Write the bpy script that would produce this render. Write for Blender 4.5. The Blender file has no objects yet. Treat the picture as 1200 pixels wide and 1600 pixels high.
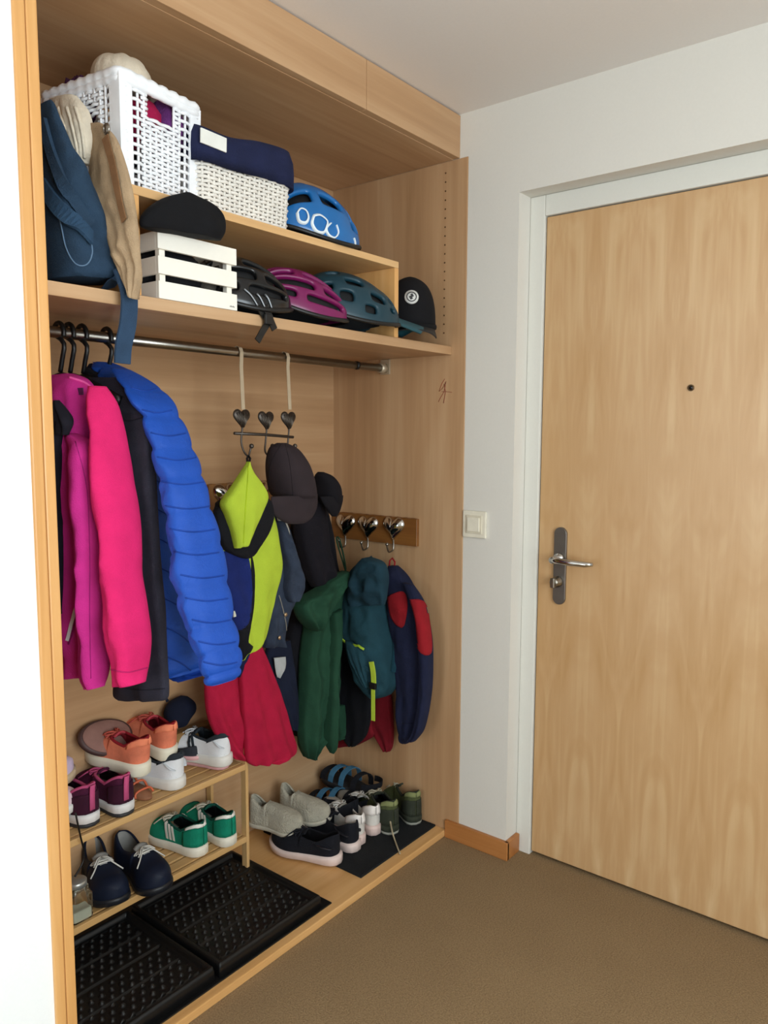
import bpy, bmesh, math, random
from math import sin, cos, pi, radians, sqrt
from mathutils import Vector, Matrix, Euler, noise
random.seed(7)
scene = bpy.context.scene
col = scene.collection
V = Vector

# ------------------------------------------------------------------ camera
CAM = V((-2.1262, -1.3496, 1.344)); FOC = 1193.5
YAW, PITCH, ROLL = 0.6692, -0.1028, 0.0040
W, D, H = 1.400, .512, 2.308          # wardrobe inner width, depth, ceiling height
WX, PX = -.077, -.080                 # plane of the door wall, inner face of the right side panel
FWD = V((cos(YAW)*cos(PITCH), sin(YAW)*cos(PITCH), sin(PITCH)))
_r = V((sin(YAW), -cos(YAW), 0)); _u = _r.cross(FWD)
RGT = _r*cos(ROLL) + _u*sin(ROLL); UPV = -_r*sin(ROLL) + _u*cos(ROLL)
cd = bpy.data.cameras.new('camera'); cam = bpy.data.objects.new('camera', cd); col.objects.link(cam)
cam.matrix_world = Matrix(((RGT.x, UPV.x, -FWD.x, CAM.x), (RGT.y, UPV.y, -FWD.y, CAM.y), (RGT.z, UPV.z, -FWD.z, CAM.z), (0, 0, 0, 1)))
cd.sensor_fit = 'VERTICAL'; cd.sensor_height = 36; cd.lens = 36*FOC/1600; cd.clip_start = .02
scene.camera = cam
scene.view_settings.view_transform = 'Standard'; scene.view_settings.look = 'None'
scene.view_settings.gamma = 1; scene.view_settings.use_curve_mapping = False

def ray(px, py): return FWD + RGT*((px-600)/FOC) - UPV*((py-800)/FOC)
def at(px, py, plane):
    """point of the photograph on a real plane: ('X',v) ('Y',v) ('Z',v) or (point, normal)"""
    d = ray(px, py)
    if isinstance(plane[0], str):
        k = 'XYZ'.index(plane[0]); s = (plane[1]-CAM[k])/d[k]
    else:
        s = (V(plane[0])-CAM).dot(V(plane[1]))/d.dot(V(plane[1]))
    return CAM + d*s
def nrm(plane):
    n = {'X': V((-1, 0, 0)), 'Y': V((0, -1, 0)), 'Z': V((0, 0, 1))}[plane[0]] if isinstance(plane[0], str) else V(plane[1]).normalized()
    return n if n.dot(FWD) < 0 else -n

# ------------------------------------------------------------------ materials
def lin(c): return tuple(((x/255)/12.92 if x/255 <= .04045 else ((x/255+.055)/1.055)**2.4) for x in c)
def hexc(h): return tuple(int(h[i:i+2], 16) for i in (0, 2, 4))
_mc = {}
def new_mat(name):
    m = bpy.data.materials.new(name); m.use_nodes = True
    nt = m.node_tree; return m, nt, nt.nodes['Principled BSDF']
def link(nt, a, b): nt.links.new(a, b)
def node(nt, t, **kw):
    n = nt.nodes.new(t)
    for k, v in kw.items():
        if k in n.inputs: n.inputs[k].default_value = v
        else: setattr(n, k, v)
    return n
def mapping(nt, scale, rot=(0, 0, 0)):
    tc = node(nt, 'ShaderNodeTexCoord'); mp = node(nt, 'ShaderNodeMapping')
    mp.inputs['Scale'].default_value = scale; mp.inputs['Rotation'].default_value = rot
    link(nt, tc.outputs['Object'], mp.inputs['Vector']); return mp.outputs['Vector']
def ramp(nt, fac, stops):
    r = node(nt, 'ShaderNodeValToRGB'); e = r.color_ramp.elements
    while len(e) < len(stops): e.new(.5)
    for i, (p, c) in enumerate(stops): e[i].position = p; e[i].color = (*c, 1)
    link(nt, fac, r.inputs['Fac']); return r.outputs['Color']
def bump(nt, bsdf, h, strength, dist=.002):
    b = node(nt, 'ShaderNodeBump'); b.inputs['Strength'].default_value = strength; b.inputs['Distance'].default_value = dist
    link(nt, h, b.inputs['Height']); link(nt, b.outputs['Normal'], bsdf.inputs['Normal'])

def plain(h, rough=.5, metal=0., spec=.5, name=None):
    key = ('p', h, rough, metal, spec)
    if key in _mc: return _mc[key]
    m, nt, b = new_mat(name or 'plain_'+h); c = lin(hexc(h))
    n = node(nt, 'ShaderNodeTexNoise'); n.inputs['Scale'].default_value = 30; n.inputs['Detail'].default_value = 3
    link(nt, mapping(nt, (1, 1, 1)), n.inputs['Vector'])
    link(nt, ramp(nt, n.outputs['Fac'], [(.3, tuple(x*.93 for x in c)), (.7, tuple(min(1, x*1.05) for x in c))]), b.inputs['Base Color'])
    b.inputs['Roughness'].default_value = rough; b.inputs['Metallic'].default_value = metal; b.inputs['Specular IOR Level'].default_value = spec
    _mc[key] = m; return m
def fabric(h, scale=420, rough=.9, var=.16, bs=.25, sheen=.15, wr=0):
    key = ('f', h, scale, rough, var, bs, sheen, wr)
    if key in _mc: return _mc[key]
    m, nt, b = new_mat('fabric_'+h); c = lin(hexc(h))
    mv = mapping(nt, (1, 1, 1))
    n = node(nt, 'ShaderNodeTexNoise'); n.inputs['Scale'].default_value = 22; n.inputs['Detail'].default_value = 4
    link(nt, mv, n.inputs['Vector'])
    link(nt, ramp(nt, n.outputs['Fac'], [(.3, tuple(x*(1-var) for x in c)), (.7, tuple(min(1, x*(1+var)) for x in c))]), b.inputs['Base Color'])
    w = node(nt, 'ShaderNodeTexNoise'); w.inputs['Scale'].default_value = scale; w.inputs['Detail'].default_value = 2
    link(nt, mv, w.inputs['Vector'])
    hgt = w.outputs['Fac']
    if wr:
        w2 = node(nt, 'ShaderNodeTexNoise'); w2.inputs['Scale'].default_value = 26; w2.inputs['Detail'].default_value = 3; w2.inputs['Distortion'].default_value = 1.2
        link(nt, mv, w2.inputs['Vector'])
        ma = node(nt, 'ShaderNodeMath', operation='MULTIPLY_ADD'); ma.inputs[1].default_value = wr
        link(nt, w2.outputs['Fac'], ma.inputs[0]); link(nt, w.outputs['Fac'], ma.inputs[2]); hgt = ma.outputs[0]
    bump(nt, b, hgt, min(1, bs*(1.8 if wr else 1)), .0015*(1+wr))
    b.inputs['Roughness'].default_value = rough; b.inputs['Specular IOR Level'].default_value = .25
    b.inputs['Sheen Weight'].default_value = sheen; b.inputs['Sheen Roughness'].default_value = .5
    b.inputs['Sheen Tint'].default_value = (*[min(1, x*1.5+.02) for x in c], 1)
    _mc[key] = m; return m
def wood(name, dark, mid, light, grain='Z', rough=.4, figure=False, coat=0.):
    """veneer: streaks stretched along the grain axis"""
    m, nt, b = new_mat(name); d, c, l = [lin(hexc(x)) for x in (dark, mid, light)]
    st = {'X': (1.2, 30, 30), 'Y': (30, 1.2, 30), 'Z': (30, 30, 1.2)}[grain]
    n = node(nt, 'ShaderNodeTexNoise'); n.inputs['Scale'].default_value = 1.; n.inputs['Detail'].default_value = 6; n.inputs['Roughness'].default_value = .6; n.inputs['Distortion'].default_value = .6
    link(nt, mapping(nt, st), n.inputs['Vector'])
    st2 = {'X': (.5, 5, 5), 'Y': (5, .5, 5), 'Z': (5, 5, .5)}[grain]
    n2 = node(nt, 'ShaderNodeTexNoise'); n2.inputs['Scale'].default_value = 1.; n2.inputs['Detail'].default_value = 3; n2.inputs['Distortion'].default_value = 1.5
    link(nt, mapping(nt, st2), n2.inputs['Vector'])
    mx = node(nt, 'ShaderNodeMix'); mx.inputs[0].default_value = .55
    link(nt, n.outputs['Fac'], mx.inputs[2]); link(nt, n2.outputs['Fac'], mx.inputs[3])
    link(nt, ramp(nt, mx.outputs[0], [(.34, d), (.5, c), (.66, l)]), b.inputs['Base Color'])
    bump(nt, b, n.outputs['Fac'], .04, .001)
    b.inputs['Roughness'].default_value = rough; b.inputs['Specular IOR Level'].default_value = .45
    if coat: b.inputs['Coat Weight'].default_value = coat; b.inputs['Coat Roughness'].default_value = .3
    return m
def door_veneer():
    """book-matched maple leaves with cathedral flames up the middle of every leaf"""
    m, nt, b = new_mat('door_maple')
    tc = node(nt, 'ShaderNodeTexCoord'); sp = node(nt, 'ShaderNodeSeparateXYZ'); link(nt, tc.outputs['Object'], sp.inputs[0])
    def M(op, a, b_=None, c_=None):
        k = node(nt, 'ShaderNodeMath', operation=op)
        for i, x in enumerate((a, b_, c_)):
            if x is None: continue
            if isinstance(x, (int, float)): k.inputs[i].default_value = x
            else: link(nt, x, k.inputs[i])
        return k.outputs[0]
    pp = M('PINGPONG', M('ADD', sp.outputs['Y'], .04), .115)                     # mirror every leaf
    cb = node(nt, 'ShaderNodeCombineXYZ'); link(nt, M('MULTIPLY', pp, 34.), cb.inputs[0]); link(nt, M('MULTIPLY', sp.outputs['Z'], 1.6), cb.inputs[2])
    n = node(nt, 'ShaderNodeTexNoise'); n.inputs['Scale'].default_value = 1; n.inputs['Detail'].default_value = 6; n.inputs['Distortion'].default_value = .9
    link(nt, cb.outputs[0], n.inputs['Vector'])
    cb2 = node(nt, 'ShaderNodeCombineXYZ'); link(nt, M('MULTIPLY', pp, 12.), cb2.inputs[0]); link(nt, M('MULTIPLY', sp.outputs['Z'], 2.2), cb2.inputs[2])
    n2 = node(nt, 'ShaderNodeTexNoise'); n2.inputs['Scale'].default_value = 1; n2.inputs['Detail'].default_value = 3; n2.inputs['Distortion'].default_value = 2.
    link(nt, cb2.outputs[0], n2.inputs['Vector'])
    mx = node(nt, 'ShaderNodeMix'); mx.inputs[0].default_value = .6
    link(nt, n.outputs['Fac'], mx.inputs[2]); link(nt, n2.outputs['Fac'], mx.inputs[3])
    link(nt, ramp(nt, mx.outputs[0], [(.30, lin(hexc('b9905f'))), (.5, lin(hexc('c49d70'))), (.72, lin(hexc('d2b185')))]), b.inputs['Base Color'])
    b.inputs['Roughness'].default_value = .33; b.inputs['Specular IOR Level'].default_value = .5
    b.inputs['Coat Weight'].default_value = .25; b.inputs['Coat Roughness'].default_value = .22
    return m
def carpet_mat():
    m, nt, b = new_mat('carpet_loop'); mv = mapping(nt, (1, 1, 1))
    n = node(nt, 'ShaderNodeTexNoise'); n.inputs['Scale'].default_value = 260; n.inputs['Detail'].default_value = 3; link(nt, mv, n.inputs['Vector'])
    n2 = node(nt, 'ShaderNodeTexNoise'); n2.inputs['Scale'].default_value = 5; n2.inputs['Detail'].default_value = 4; link(nt, mv, n2.inputs['Vector'])
    mx = node(nt, 'ShaderNodeMix'); mx.inputs[0].default_value = .14
    link(nt, n.outputs['Fac'], mx.inputs[2]); link(nt, n2.outputs['Fac'], mx.inputs[3])
    link(nt, ramp(nt, mx.outputs[0], [(.35, lin(hexc('7c654a'))), (.65, lin(hexc('98805f')))]), b.inputs['Base Color'])
    bump(nt, b, n.outputs['Fac'], .6, .004)
    b.inputs['Roughness'].default_value = .97; b.inputs['Specular IOR Level'].default_value = .1; return m
def paint(name, h, rough=.85):
    m, nt, b = new_mat(name); c = lin(hexc(h)); mv = mapping(nt, (1, 1, 1))
    n = node(nt, 'ShaderNodeTexNoise'); n.inputs['Scale'].default_value = 140; n.inputs['Detail'].default_value = 4; link(nt, mv, n.inputs['Vector'])
    link(nt, ramp(nt, n.outputs['Fac'], [(.3, tuple(x*.98 for x in c)), (.7, c)]), b.inputs['Base Color'])
    bump(nt, b, n.outputs['Fac'], .08, .001)
    b.inputs['Roughness'].default_value = rough; b.inputs['Specular IOR Level'].default_value = .3; return m

MAPLE_V = wood('maple_vertical', 'a9825c', 'b8916a', 'c5a17b', 'Z')
MAPLE_H = wood('maple_horizontal', 'a9825c', 'b8916a', 'c5a17b', 'X')
MAPLE_Y = wood('maple_crosswise', 'a9825c', 'b8916a', 'c5a17b', 'Y')
EDGE = wood('maple_solid_edge', 'c88f4f', 'd9a262', 'e6b578', 'Z')
EDGE_H = wood('maple_solid_edge_h', 'c59256', 'd4a46a', 'e0b47c', 'X')
BAMBOO = wood('bamboo', 'b98f58', 'c8a06a', 'd8b480', 'X')
BAMBOO_V = wood('bamboo_upright', 'b98f58', 'c8a06a', 'd8b480', 'Z')
BASEB = wood('stained_baseboard', '9a5f30', 'aa6e3a', 'bb8049', 'Y')
RACKWOOD = wood('hook_board_oak', '6a421c', '805126', '94652f', 'Y')
DOORM = door_veneer(); CARPET = carpet_mat()
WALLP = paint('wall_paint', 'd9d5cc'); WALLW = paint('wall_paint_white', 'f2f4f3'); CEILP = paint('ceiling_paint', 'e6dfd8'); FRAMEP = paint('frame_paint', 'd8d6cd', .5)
STEEL = plain('9a958c', .28, 1.); CHROME = plain('c8c6c2', .12, 1.); DKMETAL = plain('4a4038', .4, .9); PLATE = plain('77706a', .38, .8)
BLACKP = plain('0c0c0d', .45); RUBBER = plain('0b0c0d', .42, 0, .5); WHITEP = plain('e9e8e0', .5); IVORY = plain('e6dfcc', .45)

# ------------------------------------------------------------------ mesh helpers
class MB:
    def __init__(s): s.bm = bmesh.new(); s.mi = 0
    def _mark(s, faces):
        for f in faces: f.material_index = s.mi
    def box(s, x0, x1, y0, y1, z0, z1, bev=0., M=None, seg=2):
        b = bmesh.new(); bmesh.ops.create_cube(b, size=1)
        for v in b.verts: v.co = V((x0+(v.co.x+.5)*(x1-x0), y0+(v.co.y+.5)*(y1-y0), z0+(v.co.z+.5)*(z1-z0)))
        if bev > 0: bmesh.ops.bevel(b, geom=b.edges[:], offset=bev, segments=seg, affect='EDGES', profile=.6)
        s.merge(b, M); return s
    def merge(s, b, M=None):
        if M is not None: bmesh.ops.transform(b, matrix=M, verts=b.verts)
        vm = {v: s.bm.verts.new(v.co) for v in b.verts}
        for f in b.faces:
            try: g = s.bm.faces.new([vm[v] for v in f.verts]); g.material_index = s.mi; g.smooth = f.smooth
            except ValueError: pass
        b.free()
    def rings(s, rings, closed=True, cap=True, smooth=True):
        vs = [[s.bm.verts.new(p) for p in r] for r in rings]; n = len(rings[0])
        for i in range(len(vs)-1):
            for j in range(n if closed else n-1):
                k = (j+1) % n
                try: f = s.bm.faces.new((vs[i][j], vs[i][k], vs[i+1][k], vs[i+1][j])); f.material_index = s.mi; f.smooth = smooth
                except ValueError: pass
        if cap and closed:
            for r, rev in ((vs[0], True), (vs[-1], False)):
                try: f = s.bm.faces.new(r[::-1] if rev else r); f.material_index = s.mi; f.smooth = smooth
                except ValueError: pass
        return s
    def tube(s, pts, rad, seg=8, closed=False, flat=1., cap=True):
        pts = [V(p) for p in pts]; n = len(pts); rr = rad if isinstance(rad, (list, tuple)) else [rad]*n
        rings = []; up = None
        for i, p in enumerate(pts):
            a = pts[(i-1) % n] if (closed or i > 0) else p; b = pts[(i+1) % n] if (closed or i < n-1) else p
            t = (b-a).normalized() if (b-a).length > 1e-9 else V((0, 0, 1))
            if up is None: up = V((0, 0, 1)) if abs(t.z) < .9 else V((1, 0, 0))
            x = t.cross(up).normalized() if t.cross(up).length > 1e-6 else t.orthogonal().normalized(); y = x.cross(t).normalized(); up = y
            rings.append([p + x*cos(2*pi*k/seg)*rr[i] + y*sin(2*pi*k/seg)*rr[i]*flat for k in range(seg)])
        if closed: rings.append(rings[0])
        s.rings(rings, True, cap and not closed); return s
    def lathe(s, prof, origin=(0, 0, 0), axis='Z', seg=24, M=None):
        b = bmesh.new(); vs = []
        for r, z in prof:
            vs.append([b.verts.new({'Z': (r*cos(2*pi*k/seg), r*sin(2*pi*k/seg), z), 'X': (z, r*cos(2*pi*k/seg), r*sin(2*pi*k/seg)), 'Y': (r*cos(2*pi*k/seg), z, r*sin(2*pi*k/seg))}[axis]) for k in range(seg)])
        for i in range(len(vs)-1):
            for k in range(seg):
                f = b.faces.new((vs[i][k], vs[i][(k+1) % seg], vs[i+1][(k+1) % seg], vs[i+1][k])); f.smooth = True
        for r_ in (vs[0], vs[-1]):
            try: b.faces.new(r_)
            except ValueError: pass
        bmesh.ops.remove_doubles(b, verts=b.verts, dist=1e-6); bmesh.ops.recalc_face_normals(b, faces=b.faces)
        for v in b.verts: v.co += V(origin)
        s.merge(b, M); return s
    def prism(s, pts, thick, bev=0.):
        """flat closed outline (3D points in one plane) given a thickness vector"""
        b = bmesh.new(); t = V(thick)
        a = [b.verts.new(p) for p in pts]; c = [b.verts.new(V(p)+t) for p in pts]; n = len(a)
        b.faces.new(a); b.faces.new(c[::-1])
        for i in range(n): b.faces.new((a[i], c[i], c[(i+1) % n], a[(i+1) % n]))
        bmesh.ops.recalc_face_normals(b, faces=b.faces)
        if bev: bmesh.ops.bevel(b, geom=b.edges[:], offset=bev, segments=1, affect='EDGES')
        s.merge(b); return s
    def obj(s, name, mat, parent=None, local=False, smooth=None, sub=0, solid=None):
        me = bpy.data.meshes.new(name)
        if parent is not None and not local:
            M = parent.matrix_basis.copy(); q = parent.parent
            while q is not None: M = q.matrix_basis @ M; q = q.parent
            M = M.inverted()
            bmesh.ops.transform(s.bm, matrix=M, verts=s.bm.verts)
        bmesh.ops.recalc_face_normals(s.bm, faces=s.bm.faces) if solid is None else None
        s.bm.to_mesh(me); s.bm.free()
        for m in (mat if isinstance(mat, (list, tuple)) else [mat]): me.materials.append(m)
        o = bpy.data.objects.new(name, me); col.objects.link(o)
        if parent is not None: o.parent = parent
        if smooth is not None:
            for p in me.polygons: p.use_smooth = smooth
        if solid:
            md = o.modifiers.new('thickness', 'SOLIDIFY'); md.thickness = solid[0]; md.offset = solid[1] if len(solid) > 1 else -1
            if len(solid) > 2: md.material_offset = solid[2]; md.material_offset_rim = 0
        if sub: md = o.modifiers.new('round', 'SUBSURF'); md.levels = sub; md.render_levels = sub
        return o
def tag(o, label, cat, group=None):
    o['label'] = label; o['category'] = cat
    if group: o['group'] = group
    return o
def thing(name, label, cat, loc=(0, 0, 0), rz=0., group=None, M=None):
    o = bpy.data.objects.new(name, None); col.objects.link(o); o.empty_display_size = .05
    if M is not None: o.matrix_basis = M
    else: o.matrix_basis = Matrix.Translation(V(loc)) @ Matrix.Rotation(rz, 4, 'Z')
    return tag(o, label, cat, group)
def struct(o): o['kind'] = 'structure'; return o
def catmull(pts, n):
    """smooth resampling of a list of equal-length tuples"""
    P = [tuple(map(float, p)) for p in pts]; m = len(P)-1; out = []
    for i in range(n+1):
        t = i/n*m; k = min(int(t), m-1); f = t-k
        p0, p1, p2, p3 = P[max(k-1, 0)], P[k], P[k+1], P[min(k+2, m)]
        out.append(tuple(.5*((2*b)+(c-a)*f+(2*a-5*b+4*c-d)*f*f+(-a+3*b-3*c+d)*f**3) for a, b, c, d in zip(p0, p1, p2, p3)))
    return out
def cloth(name, rows, plane, mat, parent, t=.03, folds=(3, .006), wrinkle=.004, wscale=14., quilt=None, n=44, seg=56, off=0., sq=.55, seed=0., label=None, fit=True, crease=None):
    """hanging cloth: rows (x left, y left, x right, y right[, thickness]) from top to hem, swept into a soft closed body with real depth"""
    nv = nrm(plane); R = catmull([r if len(r) == 5 else (*r, t) for r in rows], n); rings = []
    pts = [(at(r[0], r[1], plane), at(r[2], r[3], plane), r[4]) for r in R]
    for i, (L, Rr, th) in enumerate(pts):
        v = i/n; c = (L+Rr)/2 + nv*off; h = (Rr-L)/2; ring = []
        vd = (c-CAM); sd = V((vd.y, -vd.x, 0)).normalized(); ha, hb = abs(h.dot(sd)), abs(nv.dot(sd))*th
        if ha > 1e-6 and fit: h = h*max(.42, min(1., (1-.83*hb/ha)/.76 if hb > .02*ha else 1.))
        for k in range(seg):
            a = 2*pi*k/seg; ca, sa = cos(a), sin(a)
            u = (abs(ca)**.8)*(1 if ca > 0 else -1); w = (abs(sa)**sq)*(1 if sa > 0 else -1)
            ed = max(0., 1-abs(u)**4); d = w*th
            fv = min(1., v*2.2)*(.35+.65*v)
            d += (1 if sa > 0 else -1)*ed*folds[1]*sin(2*pi*(folds[0]*(u*.5+.08*sin(5*v+seed))+seed))*fv
            if quilt:
                q = v*quilt[0] + u*quilt[2]; d += (1 if sa > 0 else -1)*(quilt[1]*(abs(sin(pi*q))**.36-.6))*max(.25, ed)
            p = c + h*u + nv*d
            if quilt: p += h.normalized()*u*quilt[1]*.45*(abs(sin(pi*(v*quilt[0]+u*quilt[2])))**.6-.6)
            if wrinkle:
                q = p*wscale + V((seed*7, 3.1*seed, 0)); p += nv*((1 if sa > 0 else -.4)*wrinkle*(noise.noise(V((q.x, q.y, q.z*.55)))+.5*noise.noise(q*2.3))*(.3+.7*ed))
                cr_ = wrinkle*1.5 if crease is None else crease
                if cr_ and sa > 0:
                    g = V((q.x*.9+q.z*.35, q.y*.9-q.z*.3, q.z*.75+q.y*.3+q.x*.2))*1.25; p += nv*(cr_*((.28-abs(noise.noise(g)))+.55*(.25-abs(noise.noise(g*2.1+V((3, 1, seed))))))*ed*(.35+.65*min(1, v*2)))
            if p.y > .02: p.x = min(max(p.x, -W+.004), PX-.004)
            p.y = min(p.y, D-.0165)
            ring.append(p)
        rings.append(ring)
    m = MB(); f0, f1 = rings[0], rings[-1]
    def inner(r, s):
        c = sum(r, V())/len(r); return [c+(p-c)*s for p in r]
    m.rings([inner(f0, .4)]+rings+[inner(f1, .75)])
    o = m.obj(name, mat, parent)
    if label: o['label'] = label
    return o
def strip(name, pts, width, plane, mat, parent, thick=.003, off=.0, pix=True):
    """a flat band (strap, zip, seam) along points in a plane, standing off it"""
    nv = nrm(plane); P = catmull([tuple(at(x, y, plane)+nv*off) for x, y in pts] if pix else pts, max(8, 5*len(pts)))
    P = [V(p) for p in P]; rings = []
    for i, p in enumerate(P):
        t = (P[min(i+1, len(P)-1)]-P[max(i-1, 0)]).normalized(); s = t.cross(nv).normalized()*width/2; d = nv*thick/2
        rings.append([p-s-d, p+s-d, p+s+d, p-s+d])
    return MB().rings(rings, smooth=False).obj(name, mat, parent)

from mathutils.bvhtree import BVHTree
def world_of(o):
    M = o.matrix_basis.copy(); q = o.parent
    while q is not None: M = q.matrix_basis @ M; q = q.parent
    return M
def bvh(o):
    bm = bmesh.new(); bm.from_mesh(o.data); bmesh.ops.transform(bm, matrix=world_of(o), verts=bm.verts)
    t = BVHTree.FromBMesh(bm); bm.free(); return t
def on(tree, px, py, lift=.001, fall=None):
    """point of a built surface that the photograph shows at a pixel"""
    d = ray(px, py).normalized(); h = tree.ray_cast(CAM, d)
    if h[0] is None: return fall
    n = h[1] if h[1].dot(d) < 0 else -h[1]
    return h[0] + n*lift
def on_path(tree, pts, lift=.001, n=None):
    P = [on(tree, x, y, lift) for x, y in (catmull(pts, n) if n else pts)]
    return [p for p in P if p is not None]
def seam(name, o, pts, rad, mat, lift=.0, n=24, flat=1., seg=6, closed=False):
    """piping, zip or stitch laid on a built surface"""
    P = on_path(bvh(o), pts, lift, n)
    if len(P) < 2: return None
    return MB().tube(P, rad, seg, closed=closed, flat=flat).obj(name, mat, o)
def band(name, o, pts, width, mat, lift=.002, n=16, thick=.002):
    """flat ribbon laid on a built surface along a pixel path"""
    t = bvh(o); P = []; N = []
    for x, y in catmull(pts, n):
        d = ray(x, y).normalized(); h = t.ray_cast(CAM, d)
        if h[0] is None: continue
        nn = h[1] if h[1].dot(d) < 0 else -h[1]; P.append(h[0]+nn*lift); N.append(nn)
    if len(P) < 2: return None
    rings = []; k = len(P)
    for i in range(k):
        tt = (P[min(i+1, k-1)]-P[max(i-1, 0)]).normalized(); av = sum(N[max(0, i-2):i+3], V()).normalized()
        s = tt.cross(av).normalized()*width/2; dd = av*thick/2
        rings.append([P[i]-s-dd, P[i]+s-dd, P[i]+s+dd, P[i]-s+dd])
    return MB().rings(rings, smooth=False).obj(name, mat, o)
def patch(name, o, poly, mat, lift=.0015, res=3., thick=.0012):
    """a panel of another colour: fills a pixel outline on a built surface"""
    t = bvh(o); xs = [p[0] for p in poly]; ys = [p[1] for p in poly]
    m = MB(); K = catmull(poly+poly[:1], len(poly)*6); ny = max(4, int((max(ys)-min(ys))/res)); nx = max(4, int((max(xs)-min(xs))/res)); prev = None
    y0, y1 = min(q[1] for q in K)+.4, max(q[1] for q in K)-.4
    for j in range(ny+1):
        y = y0+(y1-y0)*j/ny; X = []
        for (xa, ya), (xb, yb_) in zip(K, K[1:]):
            if (ya > y) != (yb_ > y): X.append(xa+(y-ya)/(yb_-ya)*(xb-xa))
        if len(X) < 2: prev = None; continue
        xa, xb = min(X), max(X); row = []
        for i in range(nx+1):
            pt = on(t, xa+(xb-xa)*i/nx, y, lift); row.append(m.bm.verts.new(pt) if pt is not None else None)
        if prev:
            for i in range(nx):
                q = [prev[i], prev[i+1], row[i+1], row[i]]
                if all(q) and max((a.co-b.co).length for a in q for b in q) < .04:
                    f = m.bm.faces.new(q[::-1]); f.smooth = True
        prev = row
    bmesh.ops.recalc_face_normals(m.bm, faces=m.bm.faces)
    return m.obj(name, mat, o, solid=(thick, 0))

def head(hp, tp, z):
    """heading of a shoe lying on a level surface, from the pixels of its heel and its toe"""
    a, b = at(hp[0], hp[1], ('Z', z)), at(tp[0], tp[1], ('Z', z)); return math.degrees(math.atan2(b.y-a.y, b.x-a.x))
# ------------------------------------------------------------------ the room
XL = -W-.043
RX, RY, RZ = -.0014, at(801, 800, ('X', WX)).y, at(812, 300, ('X', WX)).z         # door recess depth, jamb edge, head
DY0, DZ1 = at(842.5, 838, ('X', RX)).y, at(852, 340, ('X', RX)).z
FX, BY = -5.2, -2.6                    # far wall, rear wall
struct(MB().box(FX-.1, .3, BY-.1, D+.1, -.1, 0).obj('floor', CARPET))
struct(MB().box(FX-.1, .3, BY-.1, D+.1, H, H+.1).obj('ceiling', CEILP))
DY1 = DY0-.92
TZ, FZ = 2.179, 2.179
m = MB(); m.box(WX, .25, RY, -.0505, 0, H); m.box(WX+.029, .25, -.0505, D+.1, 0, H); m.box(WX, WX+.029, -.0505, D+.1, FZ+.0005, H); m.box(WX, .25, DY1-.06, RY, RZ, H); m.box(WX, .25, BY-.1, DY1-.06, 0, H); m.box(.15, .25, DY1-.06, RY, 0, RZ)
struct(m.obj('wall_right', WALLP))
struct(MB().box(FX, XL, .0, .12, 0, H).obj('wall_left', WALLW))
m = MB(); m.box(FX-.1, .2, BY-.1, BY, 0, .5); m.box(FX-.1, .2, BY-.1, BY, 2.2, H); m.box(FX-.1, -2.75, BY-.1, BY, .5, 2.2); m.box(-1.05, .2, BY-.1, BY, .5, 2.2)
struct(m.obj('wall_rear', WALLW))
m = MB(); m.box(FX-.1, FX, BY, .12, 0, .3); m.box(FX-.1, FX, BY, .12, 2.2, H); m.box(FX-.1, FX, BY, -1.35, .3, 2.2); m.box(FX-.1, FX, -.1, .12, .3, 2.2)
struct(m.obj('wall_far', WALLW))
m = MB()
for x0, x1 in ((-2.75, -2.69), (-1.93, -1.87), (-1.11, -1.05)): m.box(x0, x1, BY-.08, BY-.02, .5, 2.2, .005)
for z0, z1 in ((.5, .56), (2.14, 2.2)): m.box(-2.75, -1.05, BY-.08, BY-.02, z0, z1, .005)
struct(m.obj('window_1', FRAMEP))
m = MB()
for y0, y1 in ((-1.35, -1.29), (-.16, -.1)): m.box(FX-.08, FX-.02, y0, y1, .3, 2.2, .005)
for z0, z1 in ((.3, .36), (2.14, 2.2)): m.box(FX-.08, FX-.02, -1.35, -.1, z0, z1, .005)
struct(m.obj('window_2', FRAMEP))
# baseboard by the door: wraps the corner into the recess
m = MB(); m.box(WX-.014, WX-.0002, RY-.014, -.0025, 0, .06, .003); m.box(WX-.013, RX-.009, RY-.014, RY-.0002, 0, .06, .003)
struct(m.obj('baseboard_right', BASEB))
struct(MB().box(FX, XL-.02, -.014, -.0003, 0, .06, .003).obj('baseboard_left', BASEB))
# door: frame, leaf, furniture
door = struct(bpy.data.objects.new('door_1', None)); col.objects.link(door); door.location = (RX, DY0, 0); door.matrix_basis = Matrix.Translation((RX, DY0, 0))
m = MB(); m.box(RX-.008, .1495, DY0+.003, RY-.0005, 0, RZ-.0005, .003); m.box(RX-.008, .1495, DY1-.003, DY0+.003, DZ1+.003, RZ-.0005, .003); m.box(RX-.008, .1495, DY1-.0595, DY1-.003, 0, RZ-.0005, .003)
m.obj('door_frame', FRAMEP, door)
leaf = MB().box(RX, RX+.04, DY1, DY0, .012, DZ1, .002).obj('door_leaf', DOORM, door)
m = MB(); y, zc, hh, w = DY0-.083, .94, .118, .02     # handle plate: rounded slot outline
pl = at(876, 884, ('X', RX)); y = pl.y; zc = pl.z
out = [V((RX-.009, y+w*cos(a), zc+(hh-w if sin(a) >= 0 else -(hh-w))+w*sin(a))) for a in [2*pi*k/32 for k in range(32)]]
hp = m.prism(out, (.009, 0, 0), .001).obj('handle_plate', PLATE, door)
hz = at(880, 872, ('X', RX)).z
m = MB(); m.lathe([(.0, -.052), (.0105, -.052), (.0105, -.012), (.016, -.012), (.016, 0), (0, 0)], (RX-.009, y, hz), 'X')
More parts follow.
